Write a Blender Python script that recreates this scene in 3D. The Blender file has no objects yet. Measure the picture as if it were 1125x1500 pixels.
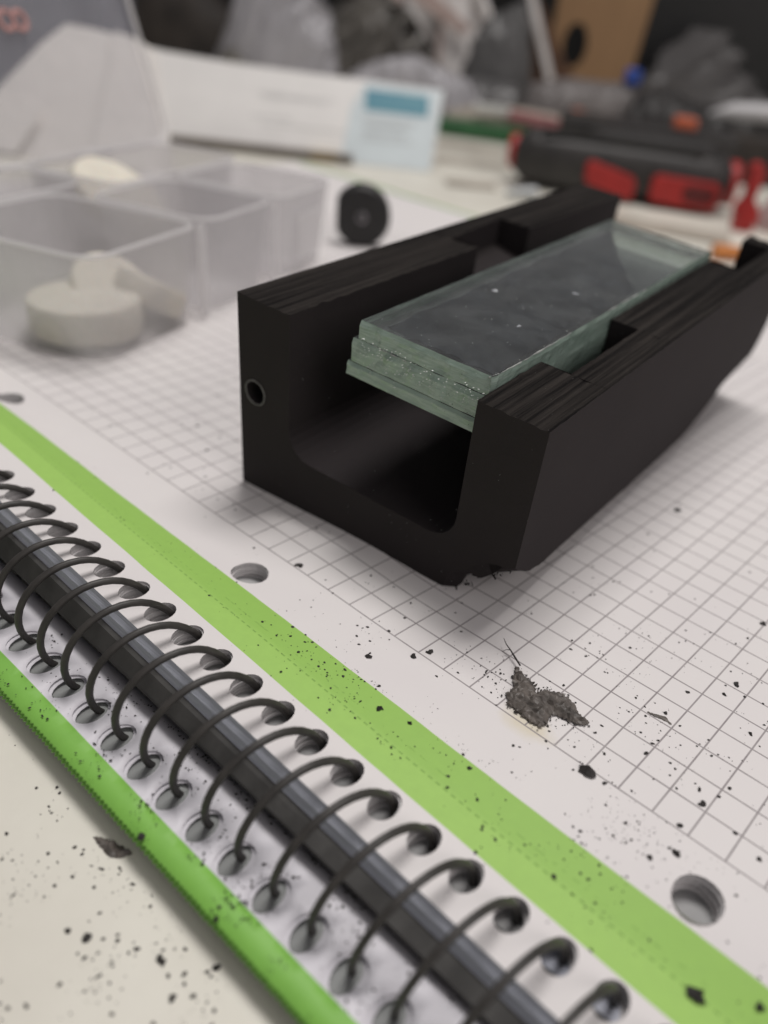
import bpy, bmesh, math, random
from mathutils import Matrix, Vector, noise
from mathutils.geometry import delaunay_2d_cdt

random.seed(7)
S = 0.1                      # millimetres -> scene units (1 unit = 1 cm)
sc = bpy.context.scene
col = sc.collection

# ------------------------------------------------------------------ camera
CAM = Vector((94.274, -71.175, 80.068))
RIGHT = Vector((0.748983, 0.653346, 0.110282))
DOWN = Vector((0.452909, -0.383335, -0.804940))
FWD = Vector((-0.483629, 0.652834, -0.583018))
cd = bpy.data.cameras.new('camera')
cam = bpy.data.objects.new('camera', cd)
col.objects.link(cam)
sc.camera = cam
M3 = Matrix((RIGHT, -DOWN, -FWD)).transposed()
cam.matrix_world = Matrix.Translation(CAM * S) @ M3.to_4x4()
cd.sensor_fit = 'VERTICAL'
cd.sensor_height = 36.0
cd.sensor_width = 27.0
cd.lens = 36.0 * 1161.5 / 1500.0
cd.shift_x = -79.3 / 1500.0
cd.shift_y = 82.3 / 1500.0
cd.clip_start = 0.05
cd.clip_end = 2000
cd.dof.use_dof = True
cd.dof.focus_distance = 11.6
cd.dof.aperture_fstop = 0.10
cd.dof.aperture_blades = 0

# ------------------------------------------------------------------ light
w = bpy.data.worlds.new('World'); sc.world = w; w.use_nodes = True
bg = w.node_tree.nodes['Background']
bg.inputs[0].default_value = (0.93, 0.90, 0.92, 1); bg.inputs[1].default_value = 0.17

def area(name, loc, target, sx, sy, power, color):
    ld = bpy.data.lights.new(name, 'AREA'); ld.shape = 'RECTANGLE'
    ld.size = sx; ld.size_y = sy; ld.energy = power; ld.color = color
    o = bpy.data.objects.new(name, ld); col.objects.link(o)
    o.location = loc
    o.rotation_euler = (Vector(target) - Vector(loc)).to_track_quat('-Z', 'Y').to_euler()
    return o
area('ceiling_lamp', (-8, 30, 92), (2, 2, 0), 46, 24, 64000, (1.0, 0.965, 0.94))
area('room_fill', (98, -4, 66), (5, 5, 0), 70, 60, 34000, (1.0, 0.93, 0.91))  # unseen fill light, added on the camera side to lift upright faces

sc.view_settings.view_transform = 'Standard'
sc.view_settings.look = 'None'
sc.view_settings.exposure = 0.06
sc.view_settings.gamma = 1.0
sc.cycles.use_denoising = True
sc.cycles.transparent_max_bounces = 24
sc.cycles.max_bounces = 14
sc.cycles.transmission_bounces = 14
sc.cycles.sample_clamp_indirect = 6.0

# ------------------------------------------------------------------ materials
def new_mat(name):
    m = bpy.data.materials.new(name); m.use_nodes = True
    return m, m.node_tree, m.node_tree.nodes['Principled BSDF']

def N(nt, typ, **kw):
    n = nt.nodes.new(typ)
    for k, v in kw.items(): setattr(n, k, v)
    return n

def mathn(nt, op, a, b=None, c=None, clamp=False):
    n = nt.nodes.new('ShaderNodeMath'); n.operation = op; n.use_clamp = clamp
    for i, x in enumerate((a, b, c)):
        if x is None: continue
        if isinstance(x, (int, float)): n.inputs[i].default_value = x
        else: nt.links.new(x, n.inputs[i])
    return n.outputs[0]

def mixc(nt, fac, a, b):
    n = nt.nodes.new('ShaderNodeMix'); n.data_type = 'RGBA'
    if isinstance(fac, (int, float)): n.inputs[0].default_value = fac
    else: nt.links.new(fac, n.inputs[0])
    for i, x in ((6, a), (7, b)):
        if isinstance(x, tuple): n.inputs[i].default_value = (*x[:3], 1)
        else: nt.links.new(x, n.inputs[i])
    return n.outputs[2]

def noisen(nt, scale, detail=4, rough=0.55, vec=None, stretch=None):
    tc = nt.nodes.new('ShaderNodeTexCoord')
    src = vec or tc.outputs['Object']
    if stretch:
        mp = nt.nodes.new('ShaderNodeMapping'); mp.inputs['Scale'].default_value = stretch
        nt.links.new(src, mp.inputs['Vector']); src = mp.outputs[0]
    n = nt.nodes.new('ShaderNodeTexNoise'); n.inputs['Scale'].default_value = scale
    n.inputs['Detail'].default_value = detail; n.inputs['Roughness'].default_value = rough
    nt.links.new(src, n.inputs['Vector'])
    return n.outputs['Fac']

def mat(name, color, rough=0.6, var=0.12, scale=1.0, bump=0.0, bscale=8.0, spec=0.5, metal=0.0,
        trans=0.0, alpha=1.0, color2=None, stretch=None, bdist=0.02, coat=0.0, sss=0.0, ior=1.5):
    m, nt, p = new_mat(name)
    f = noisen(nt, scale, 5, 0.6, stretch=stretch)
    ramp = nt.nodes.new('ShaderNodeMapRange')
    ramp.inputs[1].default_value = 0.35; ramp.inputs[2].default_value = 0.65
    nt.links.new(f, ramp.inputs[0])
    c2 = color2 or tuple(c * (1 - var * 2) for c in color)
    nt.links.new(mixc(nt, ramp.outputs[0], color, c2), p.inputs['Base Color'])
    p.inputs['Roughness'].default_value = rough
    p.inputs['Specular IOR Level'].default_value = spec
    p.inputs['Metallic'].default_value = metal
    p.inputs['Transmission Weight'].default_value = trans
    p.inputs['Alpha'].default_value = alpha
    p.inputs['IOR'].default_value = ior
    p.inputs['Coat Weight'].default_value = coat
    if sss:
        p.inputs['Subsurface Weight'].default_value = sss
        p.inputs['Subsurface Scale'].default_value = 0.15
    if bump:
        b = nt.nodes.new('ShaderNodeBump'); b.inputs['Strength'].default_value = bump
        b.inputs['Distance'].default_value = bdist
        nt.links.new(noisen(nt, bscale, 6, 0.6, stretch=stretch), b.inputs['Height'])
        nt.links.new(b.outputs[0], p.inputs['Normal'])
    return m

PAPER = (0.735, 0.712, 0.708)
def band(nt, x, c, hw, soft):
    """1 inside |x-c|<hw"""
    d = mathn(nt, 'ABSOLUTE', mathn(nt, 'SUBTRACT', x, c))
    mr = nt.nodes.new('ShaderNodeMapRange'); mr.interpolation_type = 'SMOOTHSTEP'
    nt.links.new(d, mr.inputs[0])
    mr.inputs[1].default_value = hw - soft; mr.inputs[2].default_value = hw + soft
    mr.inputs[3].default_value = 1; mr.inputs[4].default_value = 0
    return mr.outputs[0]

def step(nt, x, c, soft=0.004):
    mr = nt.nodes.new('ShaderNodeMapRange')
    nt.links.new(x, mr.inputs[0])
    mr.inputs[1].default_value = c - soft; mr.inputs[2].default_value = c + soft
    return mr.outputs[0]

def page_material():
    m, nt, p = new_mat('graph_paper')
    tc = N(nt, 'ShaderNodeTexCoord')
    sp = N(nt, 'ShaderNodeSeparateXYZ'); nt.links.new(tc.outputs['Object'], sp.inputs[0])
    u, v = sp.outputs[0], sp.outputs[1]
    def lines(x):
        q = mathn(nt, 'DIVIDE', x, 0.5)
        fr = mathn(nt, 'ABSOLUTE', mathn(nt, 'SUBTRACT', q, mathn(nt, 'ROUND', q)))
        mr = nt.nodes.new('ShaderNodeMapRange'); nt.links.new(fr, mr.inputs[0])
        mr.inputs[1].default_value = 0.018; mr.inputs[2].default_value = 0.032
        mr.inputs[3].default_value = 1; mr.inputs[4].default_value = 0
        return mr.outputs[0]
    inside = mathn(nt, 'MULTIPLY', step(nt, v, -0.012), mathn(nt, 'SUBTRACT', 1.0, step(nt, v, 18.01)))
    g = mathn(nt, 'MULTIPLY', mathn(nt, 'MAXIMUM', lines(u), lines(v)), inside)
    wear = noisen(nt, 3.0, 3)
    g = mathn(nt, 'MULTIPLY', g, mathn(nt, 'ADD', mathn(nt, 'MULTIPLY', wear, 0.5), 0.62), clamp=True)
    blot = noisen(nt, 0.35, 4)
    base = mixc(nt, blot, (PAPER[0]*1.03, PAPER[1]*1.03, PAPER[2]*1.01), (PAPER[0]*.95, PAPER[1]*.93, PAPER[2]*.94))
    # yellowish glue stain
    dx = mathn(nt, 'SUBTRACT', u, 6.02); dy = mathn(nt, 'SUBTRACT', v, 0.02)
    dist = mathn(nt, 'SQRT', mathn(nt, 'ADD', mathn(nt, 'MULTIPLY', dx, dx), mathn(nt, 'MULTIPLY', mathn(nt, 'MULTIPLY', dy, dy), 3.5)))
    dist = mathn(nt, 'ADD', dist, mathn(nt, 'MULTIPLY', noisen(nt, 2.5, 4), 0.5))
    mr = nt.nodes.new('ShaderNodeMapRange'); nt.links.new(dist, mr.inputs[0])
    mr.inputs[1].default_value = 0.42; mr.inputs[2].default_value = 0.78; mr.inputs[3].default_value = 0.75; mr.inputs[4].default_value = 0
    base = mixc(nt, mr.outputs[0], base, (0.66, 0.60, 0.46))
    c = mixc(nt, g, base, (0.235, 0.21, 0.215))
    # green printed band
    wob = mathn(nt, 'MULTIPLY', mathn(nt, 'SUBTRACT', noisen(nt, 0.8, 2), 0.5), 0.03)
    vv = mathn(nt, 'ADD', v, wob)
    gb = band(nt, vv, -1.54, 0.49, 0.006)
    green = mixc(nt, step(nt, v, -1.60, 0.06), (0.365, 0.61, 0.135), (0.315, 0.55, 0.11))
    green = mixc(nt, mathn(nt, 'MULTIPLY', noisen(nt, 6, 5), 0.35), green, (0.24, 0.41, 0.10))
    # perforation, a row of short cuts
    q = mathn(nt, 'MULTIPLY', u, 7.7)
    cut = mathn(nt, 'GREATER_THAN', mathn(nt, 'FRACT', q), 0.45)
    pf = mathn(nt, 'MULTIPLY', mathn(nt, 'MULTIPLY', band(nt, v, -1.62, 0.012, 0.006), cut), 0.55)
    q2 = mathn(nt, 'GREATER_THAN', noisen(nt, 9.0, 3), 0.56)
    pf2 = mathn(nt, 'MULTIPLY', mathn(nt, 'MULTIPLY', band(nt, v, -1.46, 0.012, 0.01), q2), 0.3)
    pf = mathn(nt, 'MAXIMUM', pf, pf2)
    green = mixc(nt, pf, green, (0.13, 0.26, 0.05))
    c = mixc(nt, gb, c, green)
    nt.links.new(c, p.inputs['Base Color'])
    p.inputs['Roughness'].default_value = 0.55
    p.inputs['Specular IOR Level'].default_value = 0.3
    b = N(nt, 'ShaderNodeBump'); b.inputs['Strength'].default_value = 0.35; b.inputs['Distance'].default_value = 0.03
    h = mathn(nt, 'ADD', mathn(nt, 'MULTIPLY', noisen(nt, 1.2, 3), 1.0), mathn(nt, 'MULTIPLY', noisen(nt, 45, 3), 0.03))
    h = mathn(nt, 'SUBTRACT', h, mathn(nt, 'MULTIPLY', pf, 0.5))
    nt.links.new(h, b.inputs['Height']); nt.links.new(b.outputs[0], p.inputs['Normal'])
    return m

def stub_material():
    m, nt, p = new_mat('stub_paper')
    tc = N(nt, 'ShaderNodeTexCoord')
    sp = N(nt, 'ShaderNodeSeparateXYZ'); nt.links.new(tc.outputs['Object'], sp.inputs[0])
    v = sp.outputs[1]
    base = mixc(nt, noisen(nt, 0.7, 4), (0.70, 0.685, 0.72), (0.63, 0.615, 0.66))
    green = mixc(nt, noisen(nt, 3, 5), (0.235, 0.52, 0.085), (0.19, 0.44, 0.07))
    c = mixc(nt, step(nt, v, -4.13, 0.006), green, base)
    nt.links.new(c, p.inputs['Base Color']); p.inputs['Roughness'].default_value = 0.55
    b = N(nt, 'ShaderNodeBump'); b.inputs['Strength'].default_value = 0.3; b.inputs['Distance'].default_value = 0.03
    nt.links.new(noisen(nt, 1.8, 4), b.inputs['Height']); nt.links.new(b.outputs[0], p.inputs['Normal'])
    return m

def layered(name, c1, c2, scale, axis=2, rough=0.7, bump=0.5):
    """paper-edge or print-layer lines across one axis"""
    m, nt, p = new_mat(name)
    st = [0.35, 0.35, 0.35]; st[axis] = scale
    f = noisen(nt, 1.0, 3, 0.7, stretch=tuple(st))
    mr = N(nt, 'ShaderNodeMapRange'); nt.links.new(f, mr.inputs[0]); mr.inputs[1].default_value = .38; mr.inputs[2].default_value = .62
    nt.links.new(mixc(nt, mr.outputs[0], c1, c2), p.inputs['Base Color'])
    p.inputs['Roughness'].default_value = rough
    b = N(nt, 'ShaderNodeBump'); b.inputs['Strength'].default_value = bump; b.inputs['Distance'].default_value = 0.02
    nt.links.new(f, b.inputs['Height']); nt.links.new(b.outputs[0], p.inputs['Normal'])
    return m

def black_print_material():
    m, nt, p = new_mat('black_printed_plastic')
    g = N(nt, 'ShaderNodeNewGeometry')
    tc = N(nt, 'ShaderNodeTexCoord')
    ns = N(nt, 'ShaderNodeVectorTransform'); ns.vector_type = 'NORMAL'; ns.convert_from = 'WORLD'; ns.convert_to = 'OBJECT'
    nt.links.new(g.outputs['Normal'], ns.inputs[0])
    sn = N(nt, 'ShaderNodeSeparateXYZ'); nt.links.new(ns.outputs[0], sn.inputs[0])
    top = step(nt, sn.outputs[2], 0.7, 0.1)
    grooves = noisen(nt, 1.0, 6, 0.75, stretch=(9, 0.16, 3))       # rough bands running along the block
    fine = noisen(nt, 1.0, 5, 0.7, stretch=(60, 1.2, 60))
    spk = noisen(nt, 38, 3, 0.6)
    mr = N(nt, 'ShaderNodeMapRange'); nt.links.new(grooves, mr.inputs[0]); mr.inputs[1].default_value = .40; mr.inputs[2].default_value = .62
    sph = N(nt, 'ShaderNodeSeparateXYZ'); nt.links.new(tc.outputs['Object'], sph.inputs[0])
    facing_up = mathn(nt, 'MULTIPLY', top, step(nt, sph.outputs[2], 3.0, 0.1))
    ctop = mixc(nt, mr.outputs[0], (0.007, 0.006, 0.006), (0.038, 0.033, 0.030))
    cside = mixc(nt, noisen(nt, 0.9, 4), (0.037, 0.0315, 0.0325), (0.029, 0.0252, 0.0262))
    c = mixc(nt, facing_up, cside, ctop)
    dust = mathn(nt, 'GREATER_THAN', noisen(nt, 30, 1, 0.4), 0.80)
    c = mixc(nt, mathn(nt, 'MULTIPLY', dust, 0.5), c, (0.25, 0.24, 0.22))
    nt.links.new(c, p.inputs['Base Color'])
    p.inputs['Roughness'].default_value = 0.72
    p.inputs['Specular IOR Level'].default_value = 0.07
    h = mathn(nt, 'ADD', mathn(nt, 'MULTIPLY', mathn(nt, 'ADD', grooves, mathn(nt, 'MULTIPLY', fine, 0.5)), mathn(nt, 'MULTIPLY', facing_up, 2.2)), mathn(nt, 'MULTIPLY', spk, 0.14))
    h = mathn(nt, 'ADD', h, mathn(nt, 'MULTIPLY', noisen(nt, 1.0, 2, stretch=(.3, .3, 34)), 0.10))
    b = N(nt, 'ShaderNodeBump'); b.inputs['Strength'].default_value = 0.8; b.inputs['Distance'].default_value = 0.035
    nt.links.new(h, b.inputs['Height']); nt.links.new(b.outputs[0], p.inputs['Normal'])
    return m

def glass_material():
    m, nt, p = new_mat('clear_glass')
    p.inputs['Base Color'].default_value = (0.93, 0.975, 0.955, 1)
    p.inputs['Transmission Weight'].default_value = 1.0
    p.inputs['IOR'].default_value = 1.5
    f = noisen(nt, 5, 6, 0.7)
    mr = N(nt, 'ShaderNodeMapRange'); nt.links.new(f, mr.inputs[0]); mr.inputs[1].default_value = .45; mr.inputs[2].default_value = .8
    mr.inputs[3].default_value = 0.01; mr.inputs[4].default_value = 0.10
    nt.links.new(mr.outputs[0], p.inputs['Roughness'])
    return m

def smear_glass_material():
    """glass with grease smears and dust lying on it"""
    m = glass_material(); m.name = 'dusty_glass'
    nt = m.node_tree; p = nt.nodes['Principled BSDF']; out = nt.nodes['Material Output']
    d = N(nt, 'ShaderNodeBsdfDiffuse'); d.inputs[0].default_value = (0.55, 0.58, 0.57, 1)
    mx = N(nt, 'ShaderNodeMixShader')
    sm = noisen(nt, 1.3, 8, 0.78)
    mr = N(nt, 'ShaderNodeMapRange'); nt.links.new(sm, mr.inputs[0]); mr.inputs[1].default_value = .42; mr.inputs[2].default_value = .72
    mr.inputs[3].default_value = 0.0; mr.inputs[4].default_value = 0.075
    dots = mathn(nt, 'MULTIPLY', mathn(nt, 'GREATER_THAN', noisen(nt, 22, 2, 0.5), 0.74), 0.35)
    nt.links.new(mathn(nt, 'MAXIMUM', mr.outputs[0], dots), mx.inputs[0])
    nt.links.new(p.outputs[0], mx.inputs[1]); nt.links.new(d.outputs[0], mx.inputs[2]); nt.links.new(mx.outputs[0], out.inputs[0])
    return m

def edge_glass_material():
    m, nt, p = new_mat('ground_glass_edge')
    f = noisen(nt, 1.0, 6, 0.7, stretch=(2.2, 2.2, 22))
    mr = N(nt, 'ShaderNodeMapRange'); nt.links.new(f, mr.inputs[0]); mr.inputs[1].default_value = .35; mr.inputs[2].default_value = .68
    c = mixc(nt, mr.outputs[0], (0.27, 0.375, 0.315), (0.42, 0.525, 0.46))
    sp = noisen(nt, 34, 4, 0.7)
    c = mixc(nt, mathn(nt, 'GREATER_THAN', sp, 0.70), c, (0.75, 0.8, 0.76))  # pale flecks paint the sparkle of chips in the edge
    c = mixc(nt, mathn(nt, 'GREATER_THAN', noisen(nt, 27, 2, 0.6, stretch=(1, 1, 1.4)), 0.735), c, (0.01, 0.012, 0.011))
    nt.links.new(c, p.inputs['Base Color'])
    p.inputs['Roughness'].default_value = 0.22
    p.inputs['Coat Weight'].default_value = 0.6
    p.inputs['Coat Roughness'].default_value = 0.05
    p.inputs['Transmission Weight'].default_value = 0.15
    b = N(nt, 'ShaderNodeBump'); b.inputs['Strength'].default_value = 0.45; b.inputs['Distance'].default_value = 0.03
    nt.links.new(noisen(nt, 7, 8, 0.7, stretch=(.55, .55, 3.2)), b.inputs['Height']); nt.links.new(b.outputs[0], p.inputs['Normal'])
    return m

def film(name, color, opacity, rough=0.3, bump=0.3, bscale=3.0, streak=None):
    """thin translucent plastic"""
    m, nt, p = new_mat(name)
    out = nt.nodes['Material Output']
    p.inputs['Base Color'].default_value = (*color, 1); p.inputs['Roughness'].default_value = rough
    f = noisen(nt, 0.8, 4, stretch=streak)
    mr = N(nt, 'ShaderNodeMapRange'); nt.links.new(f, mr.inputs[0]); mr.inputs[1].default_value = .3; mr.inputs[2].default_value = .7
    mr.inputs[3].default_value = opacity * 0.92; mr.inputs[4].default_value = min(1, opacity * 1.08)
    tr = N(nt, 'ShaderNodeBsdfTransparent'); tr.inputs[0].default_value = (0.97, 0.965, 0.97, 1)
    mx = N(nt, 'ShaderNodeMixShader'); nt.links.new(mr.outputs[0], mx.inputs[0])
    b = N(nt, 'ShaderNodeBump'); b.inputs['Strength'].default_value = bump; b.inputs['Distance'].default_value = 0.05
    nt.links.new(noisen(nt, bscale, 4), b.inputs['Height']); nt.links.new(b.outputs[0], p.inputs['Normal'])
    tl = N(nt, 'ShaderNodeBsdfTranslucent'); tl.inputs[0].default_value = (*color, 1)
    m2 = N(nt, 'ShaderNodeMixShader'); m2.inputs[0].default_value = 0.35
    nt.links.new(p.outputs[0], m2.inputs[1]); nt.links.new(tl.outputs[0], m2.inputs[2])
    nt.links.new(tr.outputs[0], mx.inputs[1]); nt.links.new(m2.outputs[0], mx.inputs[2]); nt.links.new(mx.outputs[0], out.inputs[0])
    return m

MT = {}
MT['page'] = page_material()
MT['stub'] = stub_material()
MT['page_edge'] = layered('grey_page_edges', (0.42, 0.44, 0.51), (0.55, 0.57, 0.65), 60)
MT['shaft'] = layered('punched_page_edges', (0.50, 0.485, 0.485), (0.68, 0.66, 0.66), 70)
MT['card_black'] = mat('black_card', (0.060, 0.058, 0.055), 0.7, 0.15, 2.0, 0.2, 12, spec=.3)
MT['green_card'] = mat('green_card', (0.20, 0.40, 0.09), 0.5)
MT['coil'] = mat('black_coil_plastic', (0.046, 0.042, 0.038), 0.5, 0.2, 3.0, 0.15, 9)
MT['block'] = black_print_material()
MT['rim'] = mat('pale_worn_rim', (0.17, 0.165, 0.16), 0.5, 0.2, 8)
MT['glass'] = glass_material()
MT['dusty'] = smear_glass_material()
MT['edge'] = edge_glass_material()
MT['crumb'] = mat('black_plastic_crumb', (0.030, 0.026, 0.024), 0.65, 0.25, 12, 0.5, 20)
MT['shaving'] = mat('dark_grey_shaving', (0.15, 0.13, 0.115), 0.5, 0.3, 3, 0.5, 5, stretch=(1, 3.2, 1))
MT['table'] = mat('cream_tabletop', (0.73, 0.71, 0.63), 0.5, 0.05, 0.35, 0.12, 4, color2=(0.66, 0.635, 0.56))

# ------------------------------------------------------------------ mesh helpers
class MB:
    def __init__(s): s.v = []; s.f = []; s.m = []
    def add(s, vs, fs, mi=0):
        b = len(s.v); s.v += [Vector(x) for x in vs]; s.f += [tuple(b + i for i in f) for f in fs]; s.m += [mi] * len(fs)
        return b
    def box(s, c, d, rot=None, mi=0, taper=1.0):
        x, y, z = d[0] / 2, d[1] / 2, d[2] / 2
        vs = [Vector((sx * x * (taper if sz > 0 else 1), sy * y * (taper if sz > 0 else 1), sz * z)) for sz in (-1, 1) for sx, sy in ((-1, -1), (1, -1), (1, 1), (-1, 1))]
        if rot is not None: vs = [rot @ q for q in vs]
        vs = [q + Vector(c) for q in vs]
        s.add(vs, [(3, 2, 1, 0), (4, 5, 6, 7), (0, 1, 5, 4), (1, 2, 6, 5), (2, 3, 7, 6), (3, 0, 4, 7)], mi)
    def lathe(s, prof, n=32, mat4=None, mi=0, cut=None):
        """prof: (radius, z) from bottom to top, closed with caps"""
        rings = []
        for r, z in prof:
            ring = []
            for i in range(n):
                a = 2 * math.pi * i / n
                x, y = r * math.cos(a), r * math.sin(a)
                if cut is not None and x < -cut: x = -cut
                q = Vector((x, y, z))
                ring.append(mat4 @ q if mat4 else q)
            rings.append(ring)
        b = len(s.v)
        vs = [q for r in rings for q in r]
        fs = []
        for k in range(len(rings) - 1):
            for i in range(n):
                j = (i + 1) % n
                fs.append((k * n + i, k * n + j, (k + 1) * n + j, (k + 1) * n + i))
        fs.append(tuple(range(n - 1, -1, -1))); fs.append(tuple((len(rings) - 1) * n + i for i in range(n)))
        s.add(vs, fs, mi)
    def tube(s, pts, r, n=8, caps=True, mi=0):
        pts = [Vector(p) for p in pts]
        up = Vector((0.0, 0.0, 1.0)); rings = []
        t0 = (pts[1] - pts[0]).normalized()
        nrm = t0.orthogonal().normalized()
        for i, p in enumerate(pts):
            t = (pts[min(i + 1, len(pts) - 1)] - pts[max(i - 1, 0)]).normalized()
            nrm = (nrm - t * nrm.dot(t)).normalized(); bi = t.cross(nrm)
            rr = r[i] if isinstance(r, (list, tuple)) else r
            rings.append([p + (nrm * math.cos(2 * math.pi * k / n) + bi * math.sin(2 * math.pi * k / n)) * rr for k in range(n)])
        fs = []
        for k in range(len(rings) - 1):
            for i in range(n):
                j = (i + 1) % n
                fs.append((k * n + i, k * n + j, (k + 1) * n + j, (k + 1) * n + i))
        if caps:
            fs.append(tuple(range(n - 1, -1, -1))); fs.append(tuple((len(rings) - 1) * n + i for i in range(n)))
        s.add([q for rg in rings for q in rg], fs, mi)
    def build(s, name, mats, parent=None, smooth=False, bevel=0.0, bseg=2, recalc=True):
        me = bpy.data.meshes.new(name)
        me.from_pydata([q * S for q in s.v], [], s.f)
        for m in (mats if isinstance(mats, (list, tuple)) else [mats]): me.materials.append(m)
        me.polygons.foreach_set('material_index', s.m)
        if recalc:
            bm = bmesh.new(); bm.from_mesh(me); bmesh.ops.recalc_face_normals(bm, faces=bm.faces); bm.to_mesh(me); bm.free()
        if smooth:
            me.polygons.foreach_set('use_smooth', [True] * len(me.polygons))
        o = bpy.data.objects.new(name, me); col.objects.link(o)
        if parent: o.parent = parent
        if bevel:
            b = o.modifiers.new('bevel', 'BEVEL'); b.width = bevel * S; b.segments = bseg; b.limit_method = 'ANGLE'; b.angle_limit = math.radians(40)
            b.harden_normals = False
        if smooth == 'auto':
            me.polygons.foreach_set('use_smooth', [True] * len(me.polygons))
            try: me.set_sharp_from_angle(angle=math.radians(35))
            except Exception: pass
        return o

def tag(o, label=None, cat=None, group=None, kind=None):
    for k, v in (('label', label), ('category', cat), ('group', group), ('kind', kind)):
        if v: o[k] = v
    return o

def empty(name, loc=(0, 0, 0), rot=None, label=None, cat=None, group=None):
    o = bpy.data.objects.new(name, None); col.objects.link(o)
    o.empty_display_size = 0.5
    mtx = Matrix.Translation(Vector(loc) * S)
    if rot is not None: mtx = mtx @ (rot.to_4x4() if isinstance(rot, Matrix) else Matrix.Rotation(rot, 4, 'Z'))
    o.matrix_world = mtx
    return tag(o, label, cat, group)

def rotz(a): return Matrix.Rotation(math.radians(a), 3, 'Z')
def sstep(a, b, x):
    t = max(0.0, min(1.0, (x - a) / (b - a))); return t * t * (3 - 2 * t)
def nz(x, y, z=0.0): return noise.noise(Vector((x, y, z)))

TABLE_Z = -10.6

# ------------------------------------------------------------------ table
mb = MB()
n = 60
mb.add([(-2500, -900, TABLE_Z), (1200, -900, TABLE_Z), (1200, 2200, TABLE_Z), (-2500, 2200, TABLE_Z),
        (-2500, -900, TABLE_Z - 25), (1200, -900, TABLE_Z - 25), (1200, 2200, TABLE_Z - 25), (-2500, 2200, TABLE_Z - 25)],
       [(0, 1, 2, 3), (7, 6, 5, 4), (0, 4, 5, 1), (1, 5, 6, 2), (2, 6, 7, 3), (3, 7, 4, 0)])
tag(mb.build('tabletop', MT['table']), kind='structure', label='cream coloured worktop under everything')

# ------------------------------------------------------------------ notebook
def zs(u): return max(-3.5, min(6.0, 3.0 - 0.055 * u))
def page_z(u, v):
    rise = zs(u) * (1 - sstep(-20, -4, v))
    dip = -1.05 * math.exp(-(((u - 31) / 13) ** 2 + ((v - 17) / 13) ** 2))
    rip = 0.25 * nz(u / 40, v / 40) * sstep(5, 40, abs(u - 30) + abs(v - 30))
    return rise + dip + rip
PITCH = 6.5
COIL_R, COIL_V = 8.3, -29.9
def coil_z(u): return -3.3 + 0.5 * (zs(u) - 1.0)
U0 = 16.5     # u where the coil passes through the right-hand page
coil_us = [U0 + PITCH * k for k in range(-20, 14)]
def right_hole(u):
    zr = zs(u) - coil_z(u)
    return COIL_V + math.sqrt(max(COIL_R ** 2 - zr ** 2, 4)) - 0.95
def left_hole(u):
    zr = -6.0 - coil_z(u)
    return COIL_V - math.sqrt(max(COIL_R ** 2 - zr ** 2, 4)) - 0.55
punch = [(8.8 + 81 * k, -6.9, 3.05) for k in (-2, -1, 0, 1, 2)]

def slot(r): return 1.28 if r < 2.6 else 1.0     # the coil holes are slots, the file holes round
def cdt_sheet(u0, u1, v0, v1, stepu, holes, zf, coarse=None, edge_fn=None):
    pts, edges = [], []
    def loop(ps):
        b = len(pts); pts.extend(Vector(p) for p in ps); k = len(ps)
        edges.extend((b + i, b + (i + 1) % k) for i in range(k))
    nu = max(2, int((u1 - u0) / stepu)); nv = max(2, int((v1 - v0) / stepu))
    border = [(u0 + (u1 - u0) * i / nu, v0) for i in range(nu)] if edge_fn is None else edge_fn(u0, u1, v0)
    border += [(u1, v0 + (v1 - v0) * i / nv) for i in range(nv)]
    border += [(u1 - (u1 - u0) * i / nu, v1) for i in range(nu)]
    border += [(u0, v1 - (v1 - v0) * i / nv) for i in range(nv)]
    loop(border)
    for (hu, hv, hr) in holes:
        k = 18; st = slot(hr)
        loop([(hu + hr * math.cos(2 * math.pi * i / k), hv + hr * st * math.sin(2 * math.pi * i / k)) for i in range(k)])
    u = u0 + stepu
    while u < u1 - stepu * 0.5:
        v = v0 + stepu
        while v < v1 - stepu * 0.5:
            if all((u - a) ** 2 + ((v - b) / slot(r)) ** 2 > (r + 0.7) ** 2 for a, b, r in holes if abs(u - a) < 6): pts.append(Vector((u, v)))
            v += stepu if v < 40 else stepu * 2.2
        u += stepu
    vv, ee, ff, *_ = delaunay_2d_cdt(pts, edges, [], 1, 1e-4)
    fs = []
    for f in ff:
        c = sum((vv[i] for i in f), Vector((0, 0))) / len(f)
        if any((c.x - a) ** 2 + ((c.y - b) / slot(r)) ** 2 < (r * 0.97) ** 2 for a, b, r in holes): continue
        fs.append(tuple(f))
    return [(p.x, p.y, zf(p.x, p.y)) for p in vv], fs

nb = empty('notebook', (0, 0, 0), label='large spiral bound graph paper notebook lying open with green striped pages', cat='notebook')
U_A, U_B, V_EDGE, V_FAR = -262, 178, -28.6, 236
holesR = [(u + 0.25, right_hole(u), 1.9) for u in coil_us if U_A < u < U_B]
vs, fs = cdt_sheet(U_A, U_B, V_EDGE, V_FAR, 4.0, holesR + punch, page_z)
mb = MB(); mb.add(vs, fs)
page = mb.build('page', MT['page'], nb, smooth=True, recalc=False)
tag(page, 'open right hand page with grid squares and a green stripe')
for poly in page.data.polygons[:1]:
    if poly.normal.z < 0: page.data.flip_normals()
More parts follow.
